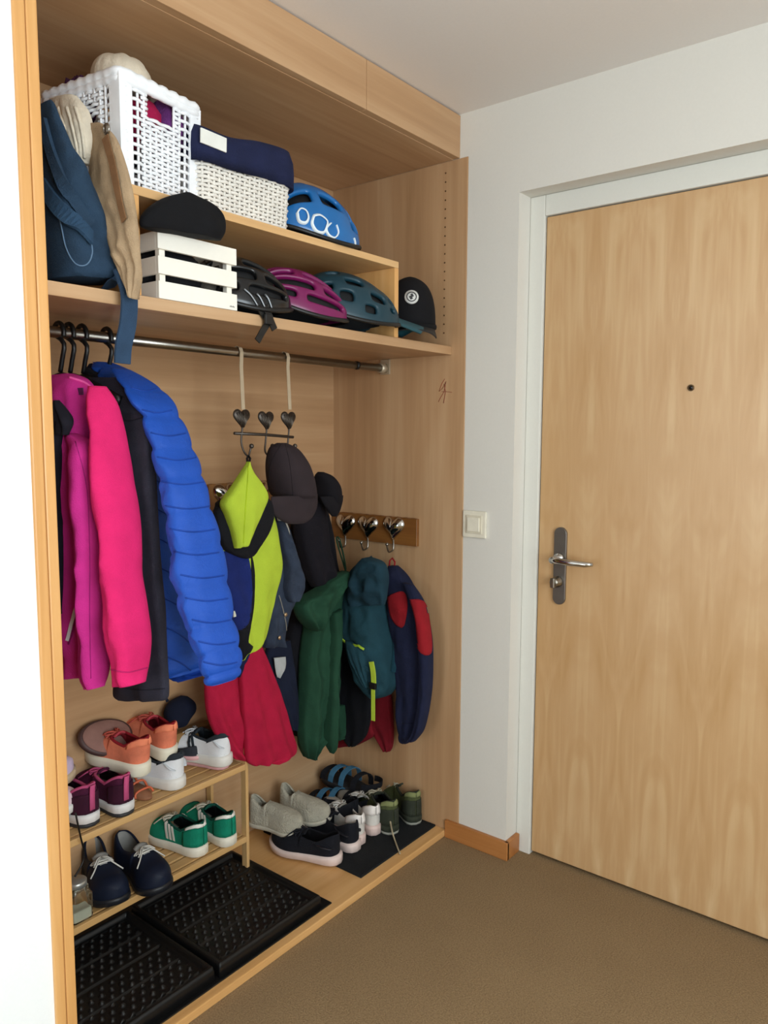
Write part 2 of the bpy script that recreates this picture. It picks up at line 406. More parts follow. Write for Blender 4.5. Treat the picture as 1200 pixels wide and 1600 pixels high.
m.tube([(RX-.055, y+.006, hz), (RX-.058, y-.02, hz), (RX-.056, y-.06, hz-.002), (RX-.052, y-.1, hz-.003), (RX-.048, y-.122, hz-.001)], [.009, .0098, .0095, .0088, .006], 14)
m.obj('door_handle', CHROME, hp)
kz = at(876, 908, ('X', RX)).z
m = MB(); m.lathe([(0, -.03), (.012, -.03), (.014, -.026), (.014, -.01), (.017, -.008), (.017, 0), (0, 0)], (RX-.009, y+.004, kz), 'X', 20); m.box(RX-.048, RX-.036, y-.003, y+.011, kz-.015, kz+.015, .003)
m.obj('thumb_turn', STEEL, hp)
pp = at(1080, 606, ('X', RX))
m = MB(); m.lathe([(.0, -.003), (.0055, -.003), (.0085, -.004), (.0085, 0), (0, 0)], (RX, pp.y, pp.z), 'X', 20); ph = m.obj('peephole', plain('5a4630', .4, .8), door)
MB().lathe([(0, -.0035), (.0052, -.0035), (.0052, -.001), (0, -.001)], (RX, pp.y, pp.z), 'X', 16).obj('peephole_lens', plain('0a0806', .1), ph)
# light switch
a, b = at(723, 798, ('X', WX)), at(758, 840, ('X', WX))
sw = thing('light_switch', 'square ivory double frame light switch on white wall between wardrobe and door', 'light switch', (WX, (a.y+b.y)/2-.004, (a.z+b.z)/2))
cy, cz, s = (a.y+b.y)/2-.006, (a.z+b.z)/2, .042
MB().box(WX-.009, WX-.0003, cy-s, cy+s, cz-s, cz+s, .003).obj('frame', IVORY, sw)
fr = MB(); fr.box(WX-.012, WX-.008, cy-.029, cy+.029, cz-.029, cz+.029, .002); fr.obj('inset_ring', plain('d8cfba', .5), sw)
MB().box(WX-.0155, WX-.011, cy-.022, cy+.022, cz-.022, cz+.022, .002, ).obj('rocker', IVORY, sw)

# ------------------------------------------------------------------ wardrobe (built-in carcass)
wd = thing('built_in_wardrobe', 'open built-in maple wardrobe recess full of coats, baskets and shoes', 'wardrobe', (-W/2, 0, 0))
m = MB(); m.box(XL, XL+.021, -.006, D, 0, H, .003); m.obj('side_panel', EDGE, wd)
m = MB(); m.box(XL+.022, -W, -.006, D, 0, H, .003); m.obj('side_panel', EDGE, wd)
m = MB(); m.box(PX, WX+.0285, -.05, D, 0, FZ, .0015); m.mi = 1     # with a row of small shelf-pin bores
for k in range(19):
    m.lathe([(0, -.0008), (.0026, -.0008), (.0026, 0), (0, 0)], (PX-.0001, .03, 1.66+k*.027), 'X', 8)
rp = m.obj('side_panel', [MAPLE_V, plain('5a3d20', .8)], wd)
MB().box(XL, PX-.0002, D-.012, D, 0, H-.0005).obj('back_panel', MAPLE_H, wd)
MB().box(-W, PX-.0002, .003, D-.0122, TZ, TZ+.02).obj('top_panel', MAPLE_H, wd)
fx = at(573, 135, ('Y', -.02)).x
MB().box(-W+.0005, fx-.0008, -.02, .0025, FZ+.001, H-.004, .0015).obj('fascia', MAPLE_H, wd)
MB().box(fx+.0008, WX-.0005, -.02, .0025, FZ+.001, H-.004, .0015).obj('fascia', MAPLE_H, wd)
MB().box(-W+.0003, PX-.0002, -.002, D-.0122, .0005, .023, .003).obj('base_board', EDGE_H, wd)
SZ = 1.616
MB().box(-W+.0003, PX-.0002, .0, D-.0122, SZ-.026, SZ, .002).obj('shelf', [MAPLE_H], wd)
RLY, RLZ = .263, 1.560
m = MB(); m.tube([(-W+.001, RLY, RLZ), (PX-.001, RLY, RLZ)], .0125, 16); m.obj('clothes_rail', STEEL, wd)
m = MB(); m.box(PX-.0065, PX-.0002, RLY-.02, RLY+.02, RLZ-.02, SZ-.0265, .002); m.lathe([(.0, -.028), (.0165, -.028), (.0165, 0), (0, 0)], (PX-.006, RLY, RLZ), 'X', 18)
m.obj('rail_bracket', plain('b9aa92', .4, .5), wd)
m = MB(); x = at(557, 578, ('Y', RLY)).x; m.lathe([(.0135, -.006), (.0135, .006)], (x, RLY, RLZ), 'X', 16); m.obj('rail_stop', BLACKP, wd)
# red ink scribble on the side panel
m = MB(); px_ = ('X', PX-.0005)
for pts in ([(695, 592), (690, 600), (686, 612), (692, 606), (697, 596), (694, 612), (688, 622), (685, 628)], [(690, 612), (698, 612), (706, 613)], [(694, 600), (696, 612), (693, 630)]):
    m.tube([at(x, y_, px_) for x, y_ in pts], .0011, 5, flat=.6)
m.obj('ink_scribble', plain('8e3a26', .8), rp)
# slim white cord hanging near the back corner
m = MB(); pts = [at(x, y_, ('Y', .48)) for x, y_ in ((565, 582), (562, 620), (557, 660), (553, 690), (549, 725))]
m.tube([V((pts[0].x, .48, SZ-.027))]+pts, .0022, 6)
tag(m.obj('cord', plain('cdb593', .7)), 'thin pale cord hanging below the shelf near the back corner', 'cord')
# ------------------------------------------------------------------ things on the upper shelf
# shelf riser (low bridge): top board and two sides
RZT = 1.828; RX0, RX1 = -1.218, -.352
rs = thing('shelf_riser', 'low maple bridge shelf carrying two wicker baskets on the upper shelf', 'shelf', ((RX0+RX1)/2, .17, SZ))
MB().box(RX0, RX1, .004, .34, RZT-.018, RZT, .0015).obj('top_board', wood('riser_top', 'c79a66', 'd4a974', 'dfb986', 'X'), rs)
MB().box(RX0, RX0+.018, .004, .34, SZ+.0005, RZT-.0182, .0015).obj('side_board', EDGE, rs)
MB().box(RX1-.018, RX1, .004, .34, SZ+.0005, RZT-.0182, .0015).obj('side_board', EDGE, rs)

def basket(name, label, loc, rz, w, d, h, taper, rows, pitch, r, mat, stake_mat, hole=None, gap=True, rim=True, rr=.02, slit=0.):
    t = thing(name, label, 'basket', loc, rz)
    def per(z, n_of=None):
        k = 1-taper*(1-z/h); a, b = w/2*k, d/2*k; pts = []
        for (cx, cy, a0) in ((a-rr, b-rr, 0), (-a+rr, b-rr, pi/2), (-a+rr, -b+rr, pi), (a-rr, -b+rr, 1.5*pi)):
            for q in range(5): pts.append((cx+rr*cos(a0+q*pi/8), cy+rr*sin(a0+q*pi/8)))
        return pts
    def walk(z, s):
        """point and outward normal at fraction s of the rounded-rectangle perimeter"""
        P = per(z); L = [0]
        for i in range(len(P)): L.append(L[-1]+math.dist(P[i], P[(i+1) % len(P)]))
        q = (s % 1)*L[-1]
        for i in range(len(P)):
            if q <= L[i+1]: break
        f = (q-L[i])/max(1e-9, L[i+1]-L[i]); a, b = P[i], P[(i+1) % len(P)]
        x, y = a[0]+(b[0]-a[0])*f, a[1]+(b[1]-a[1])*f; tx, ty = b[0]-a[0], b[1]-a[1]; n = math.hypot(tx, ty)
        return x, y, ty/n, -tx/n
    plen = 2*(w+d); N = 2*int(plen/pitch/2); m = MB()
    holes = hole or []
    def in_hole(x, y, z):
        for (ax, lo, hi, z0, z1) in holes:
            if z0 < z < z1 and ((ax == 'F' and y < -d*.35 and lo < x < hi) or (ax == 'L' and x < -w*.35 and lo < y < hi)): return True
        return False
    for k in range(rows):
        z = .006+(h-.024)*k/(rows-1); run = []
        for i in range(2*N+1):
            x, y, nx, ny = walk(z, i/(2*N)); o = (1 if ((i//2 + k) % 2 == 0) else -1)*r*.75 if i % 2 == 0 else 0
            if in_hole(x, y, z) or (k % 2 and abs(x) > w/2*(1-taper*(1-z/h))-slit and abs(y) > d/2*(1-taper*(1-z/h))-slit):
                if len(run) > 1: m.tube(run, r, 5)
                run = []
            else: run.append(V((x+nx*o, y+ny*o, z+.0006*sin(i*1.7+k))))
        if len(run) > 1: m.tube(run, r, 5)
    m.obj('woven_wall', mat, t, local=True)
    m = MB()
    for i in range(N):
        run = []
        for q in range(7):
            z = .004+(h-.016)*q/6; x, y, nx, ny = walk(z, i/N)
            if in_hole(x, y, z):
                if len(run) > 1: m.tube(run, r*.8, 5)
                run = []
            else: run.append(V((x, y, z)))
        if len(run) > 1: m.tube(run, r*.8, 5)
    m.obj('stakes', stake_mat, t, local=True)['kind'] = 'stuff'
    if gap:
        for sx in (-1, 1):
            for sy in (-1, 1):
                m = MB(); p = [V((sx*(w/2-.009)*(1-taper*(1-z/h)), sy*(d/2-.009)*(1-taper*(1-z/h)), z)) for z in (0.002, h*.5, h-.006)]
                m.tube(p, .0125, 8)
                kk = lambda z: 1-taper*(1-z/h)
                for ax in (0, 1):
                    rg = []
                    for z in (.002, h-.006):
                        X0, Y0 = sx*w/2*kk(z), sy*d/2*kk(z); e = .026
                        q = [V((X0+sx*.004, Y0+sy*.004, z)), V((X0-sx*e, Y0+sy*.004, z)), V((X0-sx*e, Y0-sy*.001, z)), V((X0+sx*.004, Y0-sy*.001, z))] if ax == 0 else [V((X0+sx*.0045, Y0+sy*.0042, z)), V((X0+sx*.0045, Y0-sy*e, z)), V((X0-sx*.001, Y0-sy*e, z)), V((X0-sx*.001, Y0+sy*.0042, z))]
                        rg.append(q)
                    m.rings(rg, smooth=False)
                m.obj('corner_post', stake_mat, t, local=True)
    if rim:
        m = MB()
        for q, (dz, ro) in enumerate(((-.004, .0105), (-.016, .0085))):
            m.tube([V((walk(h, i/96)[0], walk(h, i/96)[1], h+dz+.0012*sin(i*1.9))) for i in range(96)], [ro+.0011*sin(i*2.1) for i in range(96)], 8, closed=True)
        m.obj('rim', stake_mat, t, local=True)
    MB().box(-w/2*(1-taper)+.006, w/2*(1-taper)-.006, -d/2*(1-taper)+.006, d/2*(1-taper)-.006, .001, .006).obj('base', mat, t, local=True)
    return t, walk
WICK = plain('f1f3f6', .55); WICK2 = plain('e6e1d8', .6)
b1, _w = basket('wicker_basket', 'tall bright white wicker basket with cut-out handles on the left of the bridge shelf', (-1.126, .163, RZT+.0005), radians(7), .212, .235, .222, .05, 24, .0165, .0037, WICK, WICK, rr=.009, slit=.046,
            hole=[('F', -.034, .034, .158, .200), ('L', -.05, .045, .10, .148)])
def lump(name, c, rad, mat, parent=None, amp=.15, sc=3., seg=28, seed=0, flatb=None, label=None, local=False):
    """soft crumpled volume"""
    m = MB(); rings = []; n = seg//2
    for i in range(n+1):
        a = pi*i/n; ring = []
        for k in range(seg):
            b = 2*pi*k/seg; d = V((sin(a)*cos(b), sin(a)*sin(b), cos(a)))
            f = 1+amp*(noise.noise(d*sc+V((seed*5.1, seed, 0)))+.4*noise.noise(d*sc*2.3+V((0, seed, seed))))
            p = V((d.x*rad[0], d.y*rad[1], d.z*rad[2]))*f
            if flatb is not None: p.z = max(p.z, flatb)
            ring.append(V(c)+p)
        rings.append(ring)
    m.rings(rings, cap=False); bmesh.ops.remove_doubles(m.bm, verts=m.bm.verts, dist=1e-5)
    o = m.obj(name, mat, parent, local=local)
    if label: o['label'] = label
    return o
PUR = fabric('5b2a66', 300, wr=2.); RED = fabric('a3123c', 300, wr=2.)
tag(lump('woollen_scarf', (-1.128, .10, RZT+.162), (.05, .045, .05), [fabric('a01245', 260, wr=1.)], amp=.12, seed=3), 'crimson cloth glimpsed on the left through the basket handle hole', 'scarf')
tag(lump('woollen_scarf', (-1.062, .115, RZT+.165), (.045, .06, .065), PUR, amp=.14, seed=8), 'deep purple cloth glimpsed on the right through the basket handle hole', 'scarf')
tag(lump('fleece_glove', (-1.19, .225, RZT+.215), (.035, .04, .05), fabric('4b2448', 260, wr=1.), amp=.3, sc=4, seed=5), 'dark purple crumpled fleece poking out of the white basket at back left', 'glove')
# cream bobble-knit beanie on the basket
KNIT = fabric('d9cdb8', 190, bs=.9, var=.14)
hat = thing('knitted_beanie', 'chunky cream knitted beanie resting on top of the tall white basket', 'hat', (-1.1, .15, RZT+.222))
c = at(190, 108, ('Y', .15))
m = MB(); rings = []
for i in range(15):
    a = (pi/2)*i/14; ring = []
    for k in range(48):
        b = 2*pi*k/48; rib = 1+.028*cos(b*16)*sin(pi*min(1, i/10)); dent = 1-.14*math.exp(-((cos(b)*1.0)/.28)**2)*(i/14)**.5
        ring.append(V((c.x+.064*cos(a)**.6*cos(b)*rib, c.y+.064*cos(a)**.75*sin(b)*rib, c.z-.044+.068*sin(a)*dent+.004*sin(b*3))))
    rings.append(ring)
m.rings(rings); m.obj('crown', KNIT, hat)
m = MB(); m.tube([V((c.x+.064*cos(b), c.y+.064*sin(b), c.z-.046+.003*sin(3*b))) for b in [2*pi*k/40 for k in range(40)]], .011, 8, closed=True, flat=1.3); m.obj('ribbed_cuff', KNIT, hat)
# second basket with navy liner
b2x = -.878
b2, _w2 = basket('wicker_basket', 'broad off-white wicker basket with navy cloth liner, beside the blue helmet', (b2x, .165, RZT+.0005), radians(-1), .285, .25, .148, .05, 15, .0155, .0040, WICK2, WICK2, gap=False, rim=False, rr=.03)
NAVY = fabric('1b2140', 380, wr=1.2)
m = MB(); rings = []
for (k, z, dz) in ((1.06, .112, .0), (1.08, .106, .004), (1.085, .14, .006), (1.075, .166, .007), (1.03, .186, .01), (.95, .188, .01), (.92, .15, .0), (.90, .05, 0)):
    ring = []
    for i in range(96):
        x, y, nx, ny = _w2(.148, i/96); s = i/96
        ring.append(V((x*k, y*k, z+dz*sin(s*19)+.003*noise.noise(V((x*20, y*20, z*9))))))
    rings.append(ring)
m.rings(rings); ln = m.obj('cloth_liner', NAVY, b2, local=True)
m = MB(); m.box(-.150, -.080, -.1405, -.137, .124, .155, .001, Matrix.Translation((0, 0, .008)) @ Matrix.Rotation(radians(2), 4, 'Y')); m.obj('cloth_label', plain('e4e4dc', .8), b2, local=True)
tag(lump('dark_glove', (b2x-.03, .18, RZT+.165), (.1, .07, .038), fabric('2a2130', 260, wr=1.), amp=.3, sc=4, seed=9), 'dark crumpled gloves heaped in the navy lined basket', 'gloves')

# ------------------------------------------------------------------ helmets
def helmet(name, label, c, rz, tilt, a, b, h, mat, vents, liner='101012', visor=None, front=1., nA=40, nB=44, gloss=None):
    M = Matrix.Translation(V(c)) @ Matrix.Rotation(rz, 4, 'Z') @ Matrix.Rotation(tilt, 4, 'Y')
    t = thing(name, label, 'helmet', M=M)
    def P(i, j, s=1.):
        al, be = pi*i/nA, pi*j/nB; sa = max(0, sin(al))**.75
        x = a*cos(al); k = 1+.10*(x/a)*front
        return V((x*s, b*sa*cos(be)*k*s*(1-.05*sin(be)), h*sa*(max(0, sin(be))**.85)*(1-.12*(x/a)*front)*s + .012*cos(al*2)*(1-sin(be))))
    m = MB(); g = {}
    def vv(i, j):
        if i in (0, nA): j = 0
        if (i, j) not in g: g[i, j] = m.bm.verts.new(P(i, j))
        return g[i, j]
    for i in range(nA):
        for j in range(nB):
            fa, fb = (i+.5)/nA, (j+.5)/nB
            if any(a0 < fa < a1 and b0 < fb < b1 for a0, a1, b0, b1 in vents): continue
            q = []
            for v in (vv(i, j), vv(i+1, j), vv(i+1, j+1), vv(i, j+1)):
                if v not in q: q.append(v)
            if len(q) > 2: f = m.bm.faces.new(q); f.smooth = True
    bmesh.ops.recalc_face_normals(m.bm, faces=m.bm.faces)
    bmesh.ops.smooth_vert(m.bm, verts=[v for v in m.bm.verts if v.is_boundary and v.co.z > .03], factor=.5, use_axis_x=True, use_axis_y=True, use_axis_z=True)
    sh = m.obj('shell', mat, t, local=True, solid=(.014, -1)); md = sh.modifiers.new('round', 'SUBSURF'); md.levels = 1; md.render_levels = 1
    m = MB(); rings = [[P(i*2, j*2, .84) for j in range(nB//2+1)] for i in range(1, nA//2)]
    m.rings(rings, closed=False, cap=False); m.obj('foam_liner', plain(liner, .8), t, local=True)
    m = MB(); m.tube([P(i, 0) for i in range(1, nA)]+[P(i, nB) for i in range(nA-1, 0, -1)], .006, 6, closed=True); m.obj('edge_trim', BLACKP, t, local=True)
    if visor:
        L, w, z0, dz, vm = visor; m = MB(); rings = []
        for q in range(7):
            f = q/6; rings.append([V((a*(.80+0*f)+L*f*(1-.25*(k/6)**2), w*(k/6)*(1-.12*f), z0+dz*f-.03*(k/6)**2)) for k in range(-6, 7)])
        m.rings(rings, closed=False, cap=False); m.obj('visor', vm, t, local=True, solid=(.005, 0))
    return t, sh
slots = []
for k, (b0, b1) in enumerate(((.06, .12), (.16, .23), (.27, .34), (.40, .47), (.53, .60), (.66, .73), (.77, .84), (.88, .94))):
    for a0, a1 in (((.15, .42), (.5, .8)), ((.24, .54), (.62, .86)))[k % 2]: slots.append((a0, a1, b0, b1))
few = [(.2, .29, .74, .81), (.36, .45, .80, .87), (.5, .59, .71, .78), (.57, .65, .85, .91), (.70, .79, .77, .85), (.33, .42, .61, .68), (.62, .71, .60, .67), (.24, .31, .86, .92), (.43, .5, .9, .95), (.5, .6, .5, .57), (.2, .3, .5, .57)]
few += [(a0, a1, 1-b1, 1-b0) for a0, a1, b0, b1 in few[:9]]
few3 = [(.64, .85, .735, .815), (.43, .57, .735, .82), (.24, .355, .76, .90), (.40, .6, .54, .62), (.12, .22, .60, .72), (.62, .84, .22, .31), (.34, .50, .21, .29), (.13, .26, .12, .27), (.40, .6, .38, .46), (.66, .86, .47, .55), (.12, .26, .45, .55)]
BLUEH = plain('1c68aa', .25)
hb, hbs = helmet('bicycle_helmet', 'glossy bright blue bicycle helmet with white letters beside the navy lined basket', (-.607, .112, RZT+.016), radians(-4), radians(3), .138, .112, .146, BLUEH, few3)
# white letters on its side
tr = bvh(hbs); WL = plain('e8f0f4', .4)
for nm, pts, cl in (('printed_letter', [(464, 333), (470, 326), (479, 330), (482, 341), (477, 349), (467, 346)], True), ('printed_letter', [(490, 337), (487, 350), (494, 362), (505, 364), (510, 355), (511, 345), (500, 336)], True), ('printed_letter', [(516, 349), (509, 358), (513, 368), (522, 372), (528, 364), (525, 352)], False)):
    P = on_path(tr, pts, .0012)
    if len(P) > 3:
        P = [V(p) for p in catmull([tuple(p) for p in (P+P[:1] if cl else P)], 28)]
        MB().tube(P, .0062, 6, flat=.35).obj(nm, WL, hbs)
P = on_path(tr, [(552, 372), (554, 380), (553, 388)], .001, 8)
if len(P) > 2: MB().tube(P, .005, 6, flat=.4).obj('reflector', plain('dfe6e8', .2), hbs)
hk, hks = helmet('bicycle_helmet', 'black ribbed bicycle helmet with straps dangling over the shelf edge', (-.876, .085, SZ+.024), radians(-12), radians(3), .125, .095, .118, plain('131416', .22), slots)
tr = bvh(hks)
m = MB()
for k in range(3):
    P = on_path(tr, [(381+14*k, 452+2*k), (392+13*k, 462+2*k), (402+11*k, 478+2*k)], .002, 10)
    if len(P) > 2: m.tube(P, .0022, 5)
m.obj('silver_line', plain('8d9194', .3, .6), hks)
m = MB(); rings = []
strip('strap', [(404, 478), (412, 492), (418, 503), (409, 520), (402, 533)], .016, ('Y', -.008), BLACKP, hk, .003)
strip('strap', [(414, 478), (420, 492), (424, 503), (429, 515)], .018, ('Y', -.012), BLACKP, hk, .003)
m = MB(); p = at(419, 499, ('Y', -.014)); m.box(p.x-.012, p.x+.012, p.y-.005, p.y+.003, p.z-.012, p.z+.012, .003); m.obj('strap_buckle', BLACKP, hk)
helmet('bicycle_helmet', 'magenta bicycle helmet between the black and the teal helmets', (-.676, .092, SZ+.033), radians(-16), radians(9), .135, .1, .112, plain('761452', .35), slots)
TEAL = plain('0f3643', .45)
ht, hts = helmet('mountain_bike_helmet', 'dark teal mountain bike helmet with peak at right front of upper shelf', (-.502, .072, SZ+.036), radians(-18), radians(6), .152, .105, .125, TEAL, few, visor=(.135, .055, .042, -.012, plain('1a4a54', .5)))

# ------------------------------------------------------------------ caps
def cap(name, label, M, r, h, mat, brim=.07, brim_mat=None, button=True, bend=.018, cat='cap', crown_sq=.9, front_flat=1.):
    t = thing(name, label, cat, M=M); m = MB(); rings = []; nS = 48
    for i in range(15):
        a = (pi/2)*i/14; ring = []
        for k in range(nS):
            b = 2*pi*k/nS; x = r*1.06*cos(a)**crown_sq*cos(b); y = r*.9*cos(a)**crown_sq*sin(b); z = h*sin(a)**.8*(1+.06*cos(b)) + .004*cos(b)
            sm = 1+.006*abs(cos(3*b))*cos(a)
            ring.append(V((x*sm, y*sm, z)))
        rings.append(ring)
    m.rings(rings); cr = m.obj('crown', mat, t, local=True)
    m = MB(); rings = []
    for q in range(9):
        f = q/8; ring = []
        for k in range(-10, 11):
            b = k/10*1.18; rr0 = r*(1.03); x0, y0 = rr0*1.03*cos(b), rr0*.88*sin(b)
            ext = brim*(cos(b*1.15)**.6 if abs(b*1.15) < pi/2 else 0)
            ring.append(V((x0+ext*f, y0*(1+.06*f), .004-bend*(k/10)**2*(.4+f*.8)-.012*f)))
        rings.append(ring)
    m.rings(rings, closed=False, cap=False); m.obj('brim', brim_mat or mat, t, local=True, solid=(.004, 0))
    m = MB(); m.tube([V((r*1.065*cos(b), r*.905*sin(b), .006)) for b in [2*pi*k/48 for k in range(48)]], .0035, 6, closed=True, flat=2.2); m.obj('sweatband', mat, t, local=True)
    if button: m = MB(); m.lathe([(0, .006), (.006, .004), (.008, 0), (0, -.002)], (0, 0, h*1.0), 'Z', 14); m.obj('button', mat, t, local=True)
    return t, cr
BLKF = fabric('111013', 500, var=.1, sheen=.05); CHARF = fabric('2d2629', 500, var=.1, sheen=.1)
M = Matrix.Translation((-.190, .085, SZ+.048)) @ Matrix.Rotation(radians(218), 4, 'Z') @ Matrix.Rotation(radians(5), 4, 'Y')
cp, cr = cap('baseball_cap', 'black baseball cap with round white emblem at right end of upper shelf', M, .09, .142, BLKF, .08, plain('1c1d1f', .6), crown_sq=.62)
tr = bvh(cr)
P = on(tr, 643, 464, .0006); 
if P is not None:
    d = (P-world_of(cr).translation); d.z *= .3; n = d.normalized()
    R = n.to_track_quat('Z', 'Y').to_matrix().to_4x4(); MM = Matrix.Translation(P) @ R
    m = MB(); m.lathe([(.0, -.006), (.021, -.006), (.021, .0015), (0, .0015)], seg=28, M=MM); em = m.obj('round_emblem', plain('dcdcd8', .6), cr); em['label'] = 'round white emblem'
    m = MB(); m.lathe([(.0125, .0012), (.0125, .0022), (.0155, .0022), (.0155, .0012)], seg=28, M=MM)
    m.box(-.007, .001, -.007, .004, .001, .0024, .0, MM @ Matrix.Rotation(.5, 4, 'Z')); m.box(.0, .007, -.002, .008, .001, .0024, .0, MM @ Matrix.Rotation(.5, 4, 'Z')); m.obj('emblem_print', plain('3a3a3c', .6), em)

# ------------------------------------------------------------------ white crate with dark hats
cx0, cx1, cy0, cy1, chh = -1.160, -.953, .002, .165, .138
ct = thing('wooden_crate', 'small white slatted wooden crate under the bridge shelf', 'crate', ((cx0+cx1)/2, (cy0+cy1)/2, SZ))
CRW = paint('crate_white', 'f1ece0', .6); z0 = SZ+.0008
for k in range(3):
    za, zb = z0+k*.0497, z0+k*.0497+.0355
    for (a, b, c_, d_) in ((cx0, cx1, cy0, cy0+.008), (cx0, cx1, cy1-.008, cy1), (cx0, cx0+.008, cy0+.0082, cy1-.0082), (cx1-.008, cx1, cy0+.0082, cy1-.0082)):
        MB().box(a, b, c_, d_, za, zb, .001).obj('slat', CRW, ct)
for (a, b) in ((cx0+.0082, cy0+.0082), (cx1-.0222, cy0+.0082), (cx0+.0082, cy1-.0222), (cx1-.0222, cy1-.0222)):
    MB().box(a, a+.014, b, b+.014, z0, z0+.132, .001).obj('corner_post', CRW, ct)
MB().box(cx0+.0085, cx1-.0085, cy0+.0085, cy1-.0085, z0+.0005, z0+.005).obj('bottom', CRW, ct)
m = MB()
for k in range(5): m.box(cx1-.022+k*.003, cx1-.0205+k*.003, cy0-.0006, cy0+.0002, z0+.006, z0+.0085+.001*(k % 2))
m.obj('stamp', plain('6a6660', .8), ct)
tag(lump('dark_beanie', ((cx0+cx1)/2-.02, (cy0+cy1)/2, SZ+.066), (.082, .062, .062), fabric('151518', 300, wr=1.5), amp=.14, seed=2), 'dark woollen beanie lying inside the white crate', 'hat')
tag(lump('grey_glove', (cx1-.045, cy0+.06, SZ+.06), (.026, .03, .045), fabric('4a463f', 300, wr=1.5), amp=.2, seed=4), 'grey-brown glove glimpsed at the right end inside the white crate', 'glove')
# black hat on the crate
bh = thing('fabric_hat', 'soft black hat lying on top of the white crate', 'hat', (-1.1, .09, SZ+.123))
rows = [(282, 301, 298, 302, .01), (258, 308, 322, 314, .02), (234, 322, 341, 328, .025), (222, 336, 350, 344, .026), (219, 347, 351, 362, .025), (221, 354, 344, 376, .02)]
cloth('crown', rows, ('Y', -.022), fabric('0d0d10', 500, var=.1, sheen=.04), bh, folds=(2, .003), wrinkle=.006, sq=.9, n=26)

# ------------------------------------------------------------------ bag, trousers and knitwear at the left end
DENB = fabric('263a4e', 420, wr=1.5, var=.2)
bag = thing('cloth_bag', 'slate blue canvas bag slumped at left end of upper shelf', 'bag', (-1.31, .08, SZ+.001))
rows = [(63, 160, 78, 160, .015), (60, 185, 88, 182, .03), (60, 230, 108, 230, .045), (62, 280, 137, 280, .055), (64, 340, 160, 340, .062), (68, 390, 178, 392, .065), (72, 425, 187, 432, .06), (76, 434, 186, 444, .05)]
bb = cloth('bag_body', rows, ('Y', .085), DENB, bag, folds=(1.5, .006), wrinkle=.012, wscale=11, seg=72, n=60, crease=.026)
seam('pocket_stitching', bb, [(88, 322), (96, 352), (104, 388), (118, 412), (134, 414), (143, 400), (142, 380), (130, 350), (112, 322)], .0014, plain('5c7690', .8), .001, 40)
band('top_fold', bb, [(70, 290), (92, 322), (118, 350), (140, 372)], .03, fabric('2c465f', 420, wr=1.5), .006, 16, .006)
band('top_fold', bb, [(72, 190), (88, 250), (112, 310), (140, 352)], .022, DENB, .007, 18, .007)
P = [(at(180, 440, ('Y', .03)).x, .06, SZ+.012), tuple(at(187, 428, ('Y', .0))), tuple(at(196, 440, ('Y', -.02))), tuple(at(202, 465, ('Y', -.026))), tuple(at(200, 505, ('Y', -.022))), tuple(at(193, 540, ('Y', -.016))), tuple(at(191, 568, ('Y', -.012)))]
strip('shoulder_strap', P, .034, ('Y', 0), fabric('2a3f57', 420, wr=1.), bag, .006, pix=False)
KHAKI = fabric('a58c6e', 380, wr=1.5)
kh = thing('khaki_trousers', 'khaki cotton trousers pulled through the handle of the tall white basket, hanging to the shelf', 'trousers', (-1.22, .05, SZ))
pl = ('X', -1.256)
rows = [(140, 196, 160, 192, .006), (143, 215, 178, 212, .007), (142, 245, 190, 240, .008), (140, 290, 203, 285, .009), (152, 340, 212, 338, .01), (168, 385, 216, 382, .01), (182, 415, 220, 414, .011), (190, 438, 222, 440, .012), (203, 462, 214, 470, .008)]
kb = cloth('trouser_leg', rows, pl, KHAKI, kh, folds=(3, .004), wrinkle=.006, wscale=16)
band('brown_lining', kb, [(166, 215), (176, 250), (186, 300), (196, 345)], .018, fabric('7d5a3c', 380), .003, 14)
m = MB(); p = on(bvh(kb), 168, 204, .004) or at(168, 204, ('X', -1.262))
m.tube([p+V((0, .009*cos(a), .009*sin(a))) for a in [2*pi*k/20 for k in range(20)]], .0022, 6, closed=True); m.box(p.x-.002, p.x+.002, p.y-.0015, p.y+.0015, p.z-.009, p.z+.009); m.obj('belt_buckle', STEEL, kh)
kn = thing('knitted_scarf', 'cream cable-knit scarf end hanging over left side of the tall white basket', 'scarf', (-1.25, .16, RZT))
pl = ('X', -1.268)
rows = [(78, 158, 120, 148, .012), (84, 168, 138, 170, .018), (89, 190, 146, 192, .02), (95, 215, 149, 212, .022), (106, 240, 147, 238, .02), (116, 256, 138, 254, .014)]
kb = cloth('knit_panel', rows, pl, KNIT, kn, folds=(3, .004), wrinkle=.003, wscale=20, n=30)
for q in range(3): seam('cable_stitch', kb, [(92+13*q, 168), (100+13*q, 195), (108+11*q, 222), (114+9*q, 246)], .0035, KNIT, .001, 24)
# ------------------------------------------------------------------ clothes rail: hangers and what hangs on them
def hanger(name, label, px, X, drop=.085, sw=.19):
    t = thing(name, label, 'hanger', (X, RLY, RLZ-drop), group='black hangers on the clothes rail'); m = MB(); R_ = .021
    top = RLZ+.0125+.004; pts = [V((X, RLY+R_*cos(a)*1.0, top-R_+.003+R_*sin(a)*1.05)) for a in [radians(200-20*k) for k in range(0, 11)]]
    pts += [V((X, RLY-R_*.92, top-R_-.02)), V((X, RLY-.010, top-.075)), V((X, RLY, RLZ-drop))]
    P = [V(p) for p in catmull([tuple(p) for p in pts], 40)]
    m.tube(P, .0052, 8); m.obj('hook', BLACKP, t)
    m = MB(); P = [V((X, RLY+s*sw, RLZ-drop-.012-.055*abs(s)**1.3)) for s in [k/10-1 for k in range(21)]]
    m.tube(P, .008, 8, flat=1.5); m.obj('shoulder_bar', BLACKP, t)
    return t
XM, XD, XT, XP = -1.262, -1.222, -1.196, -1.12
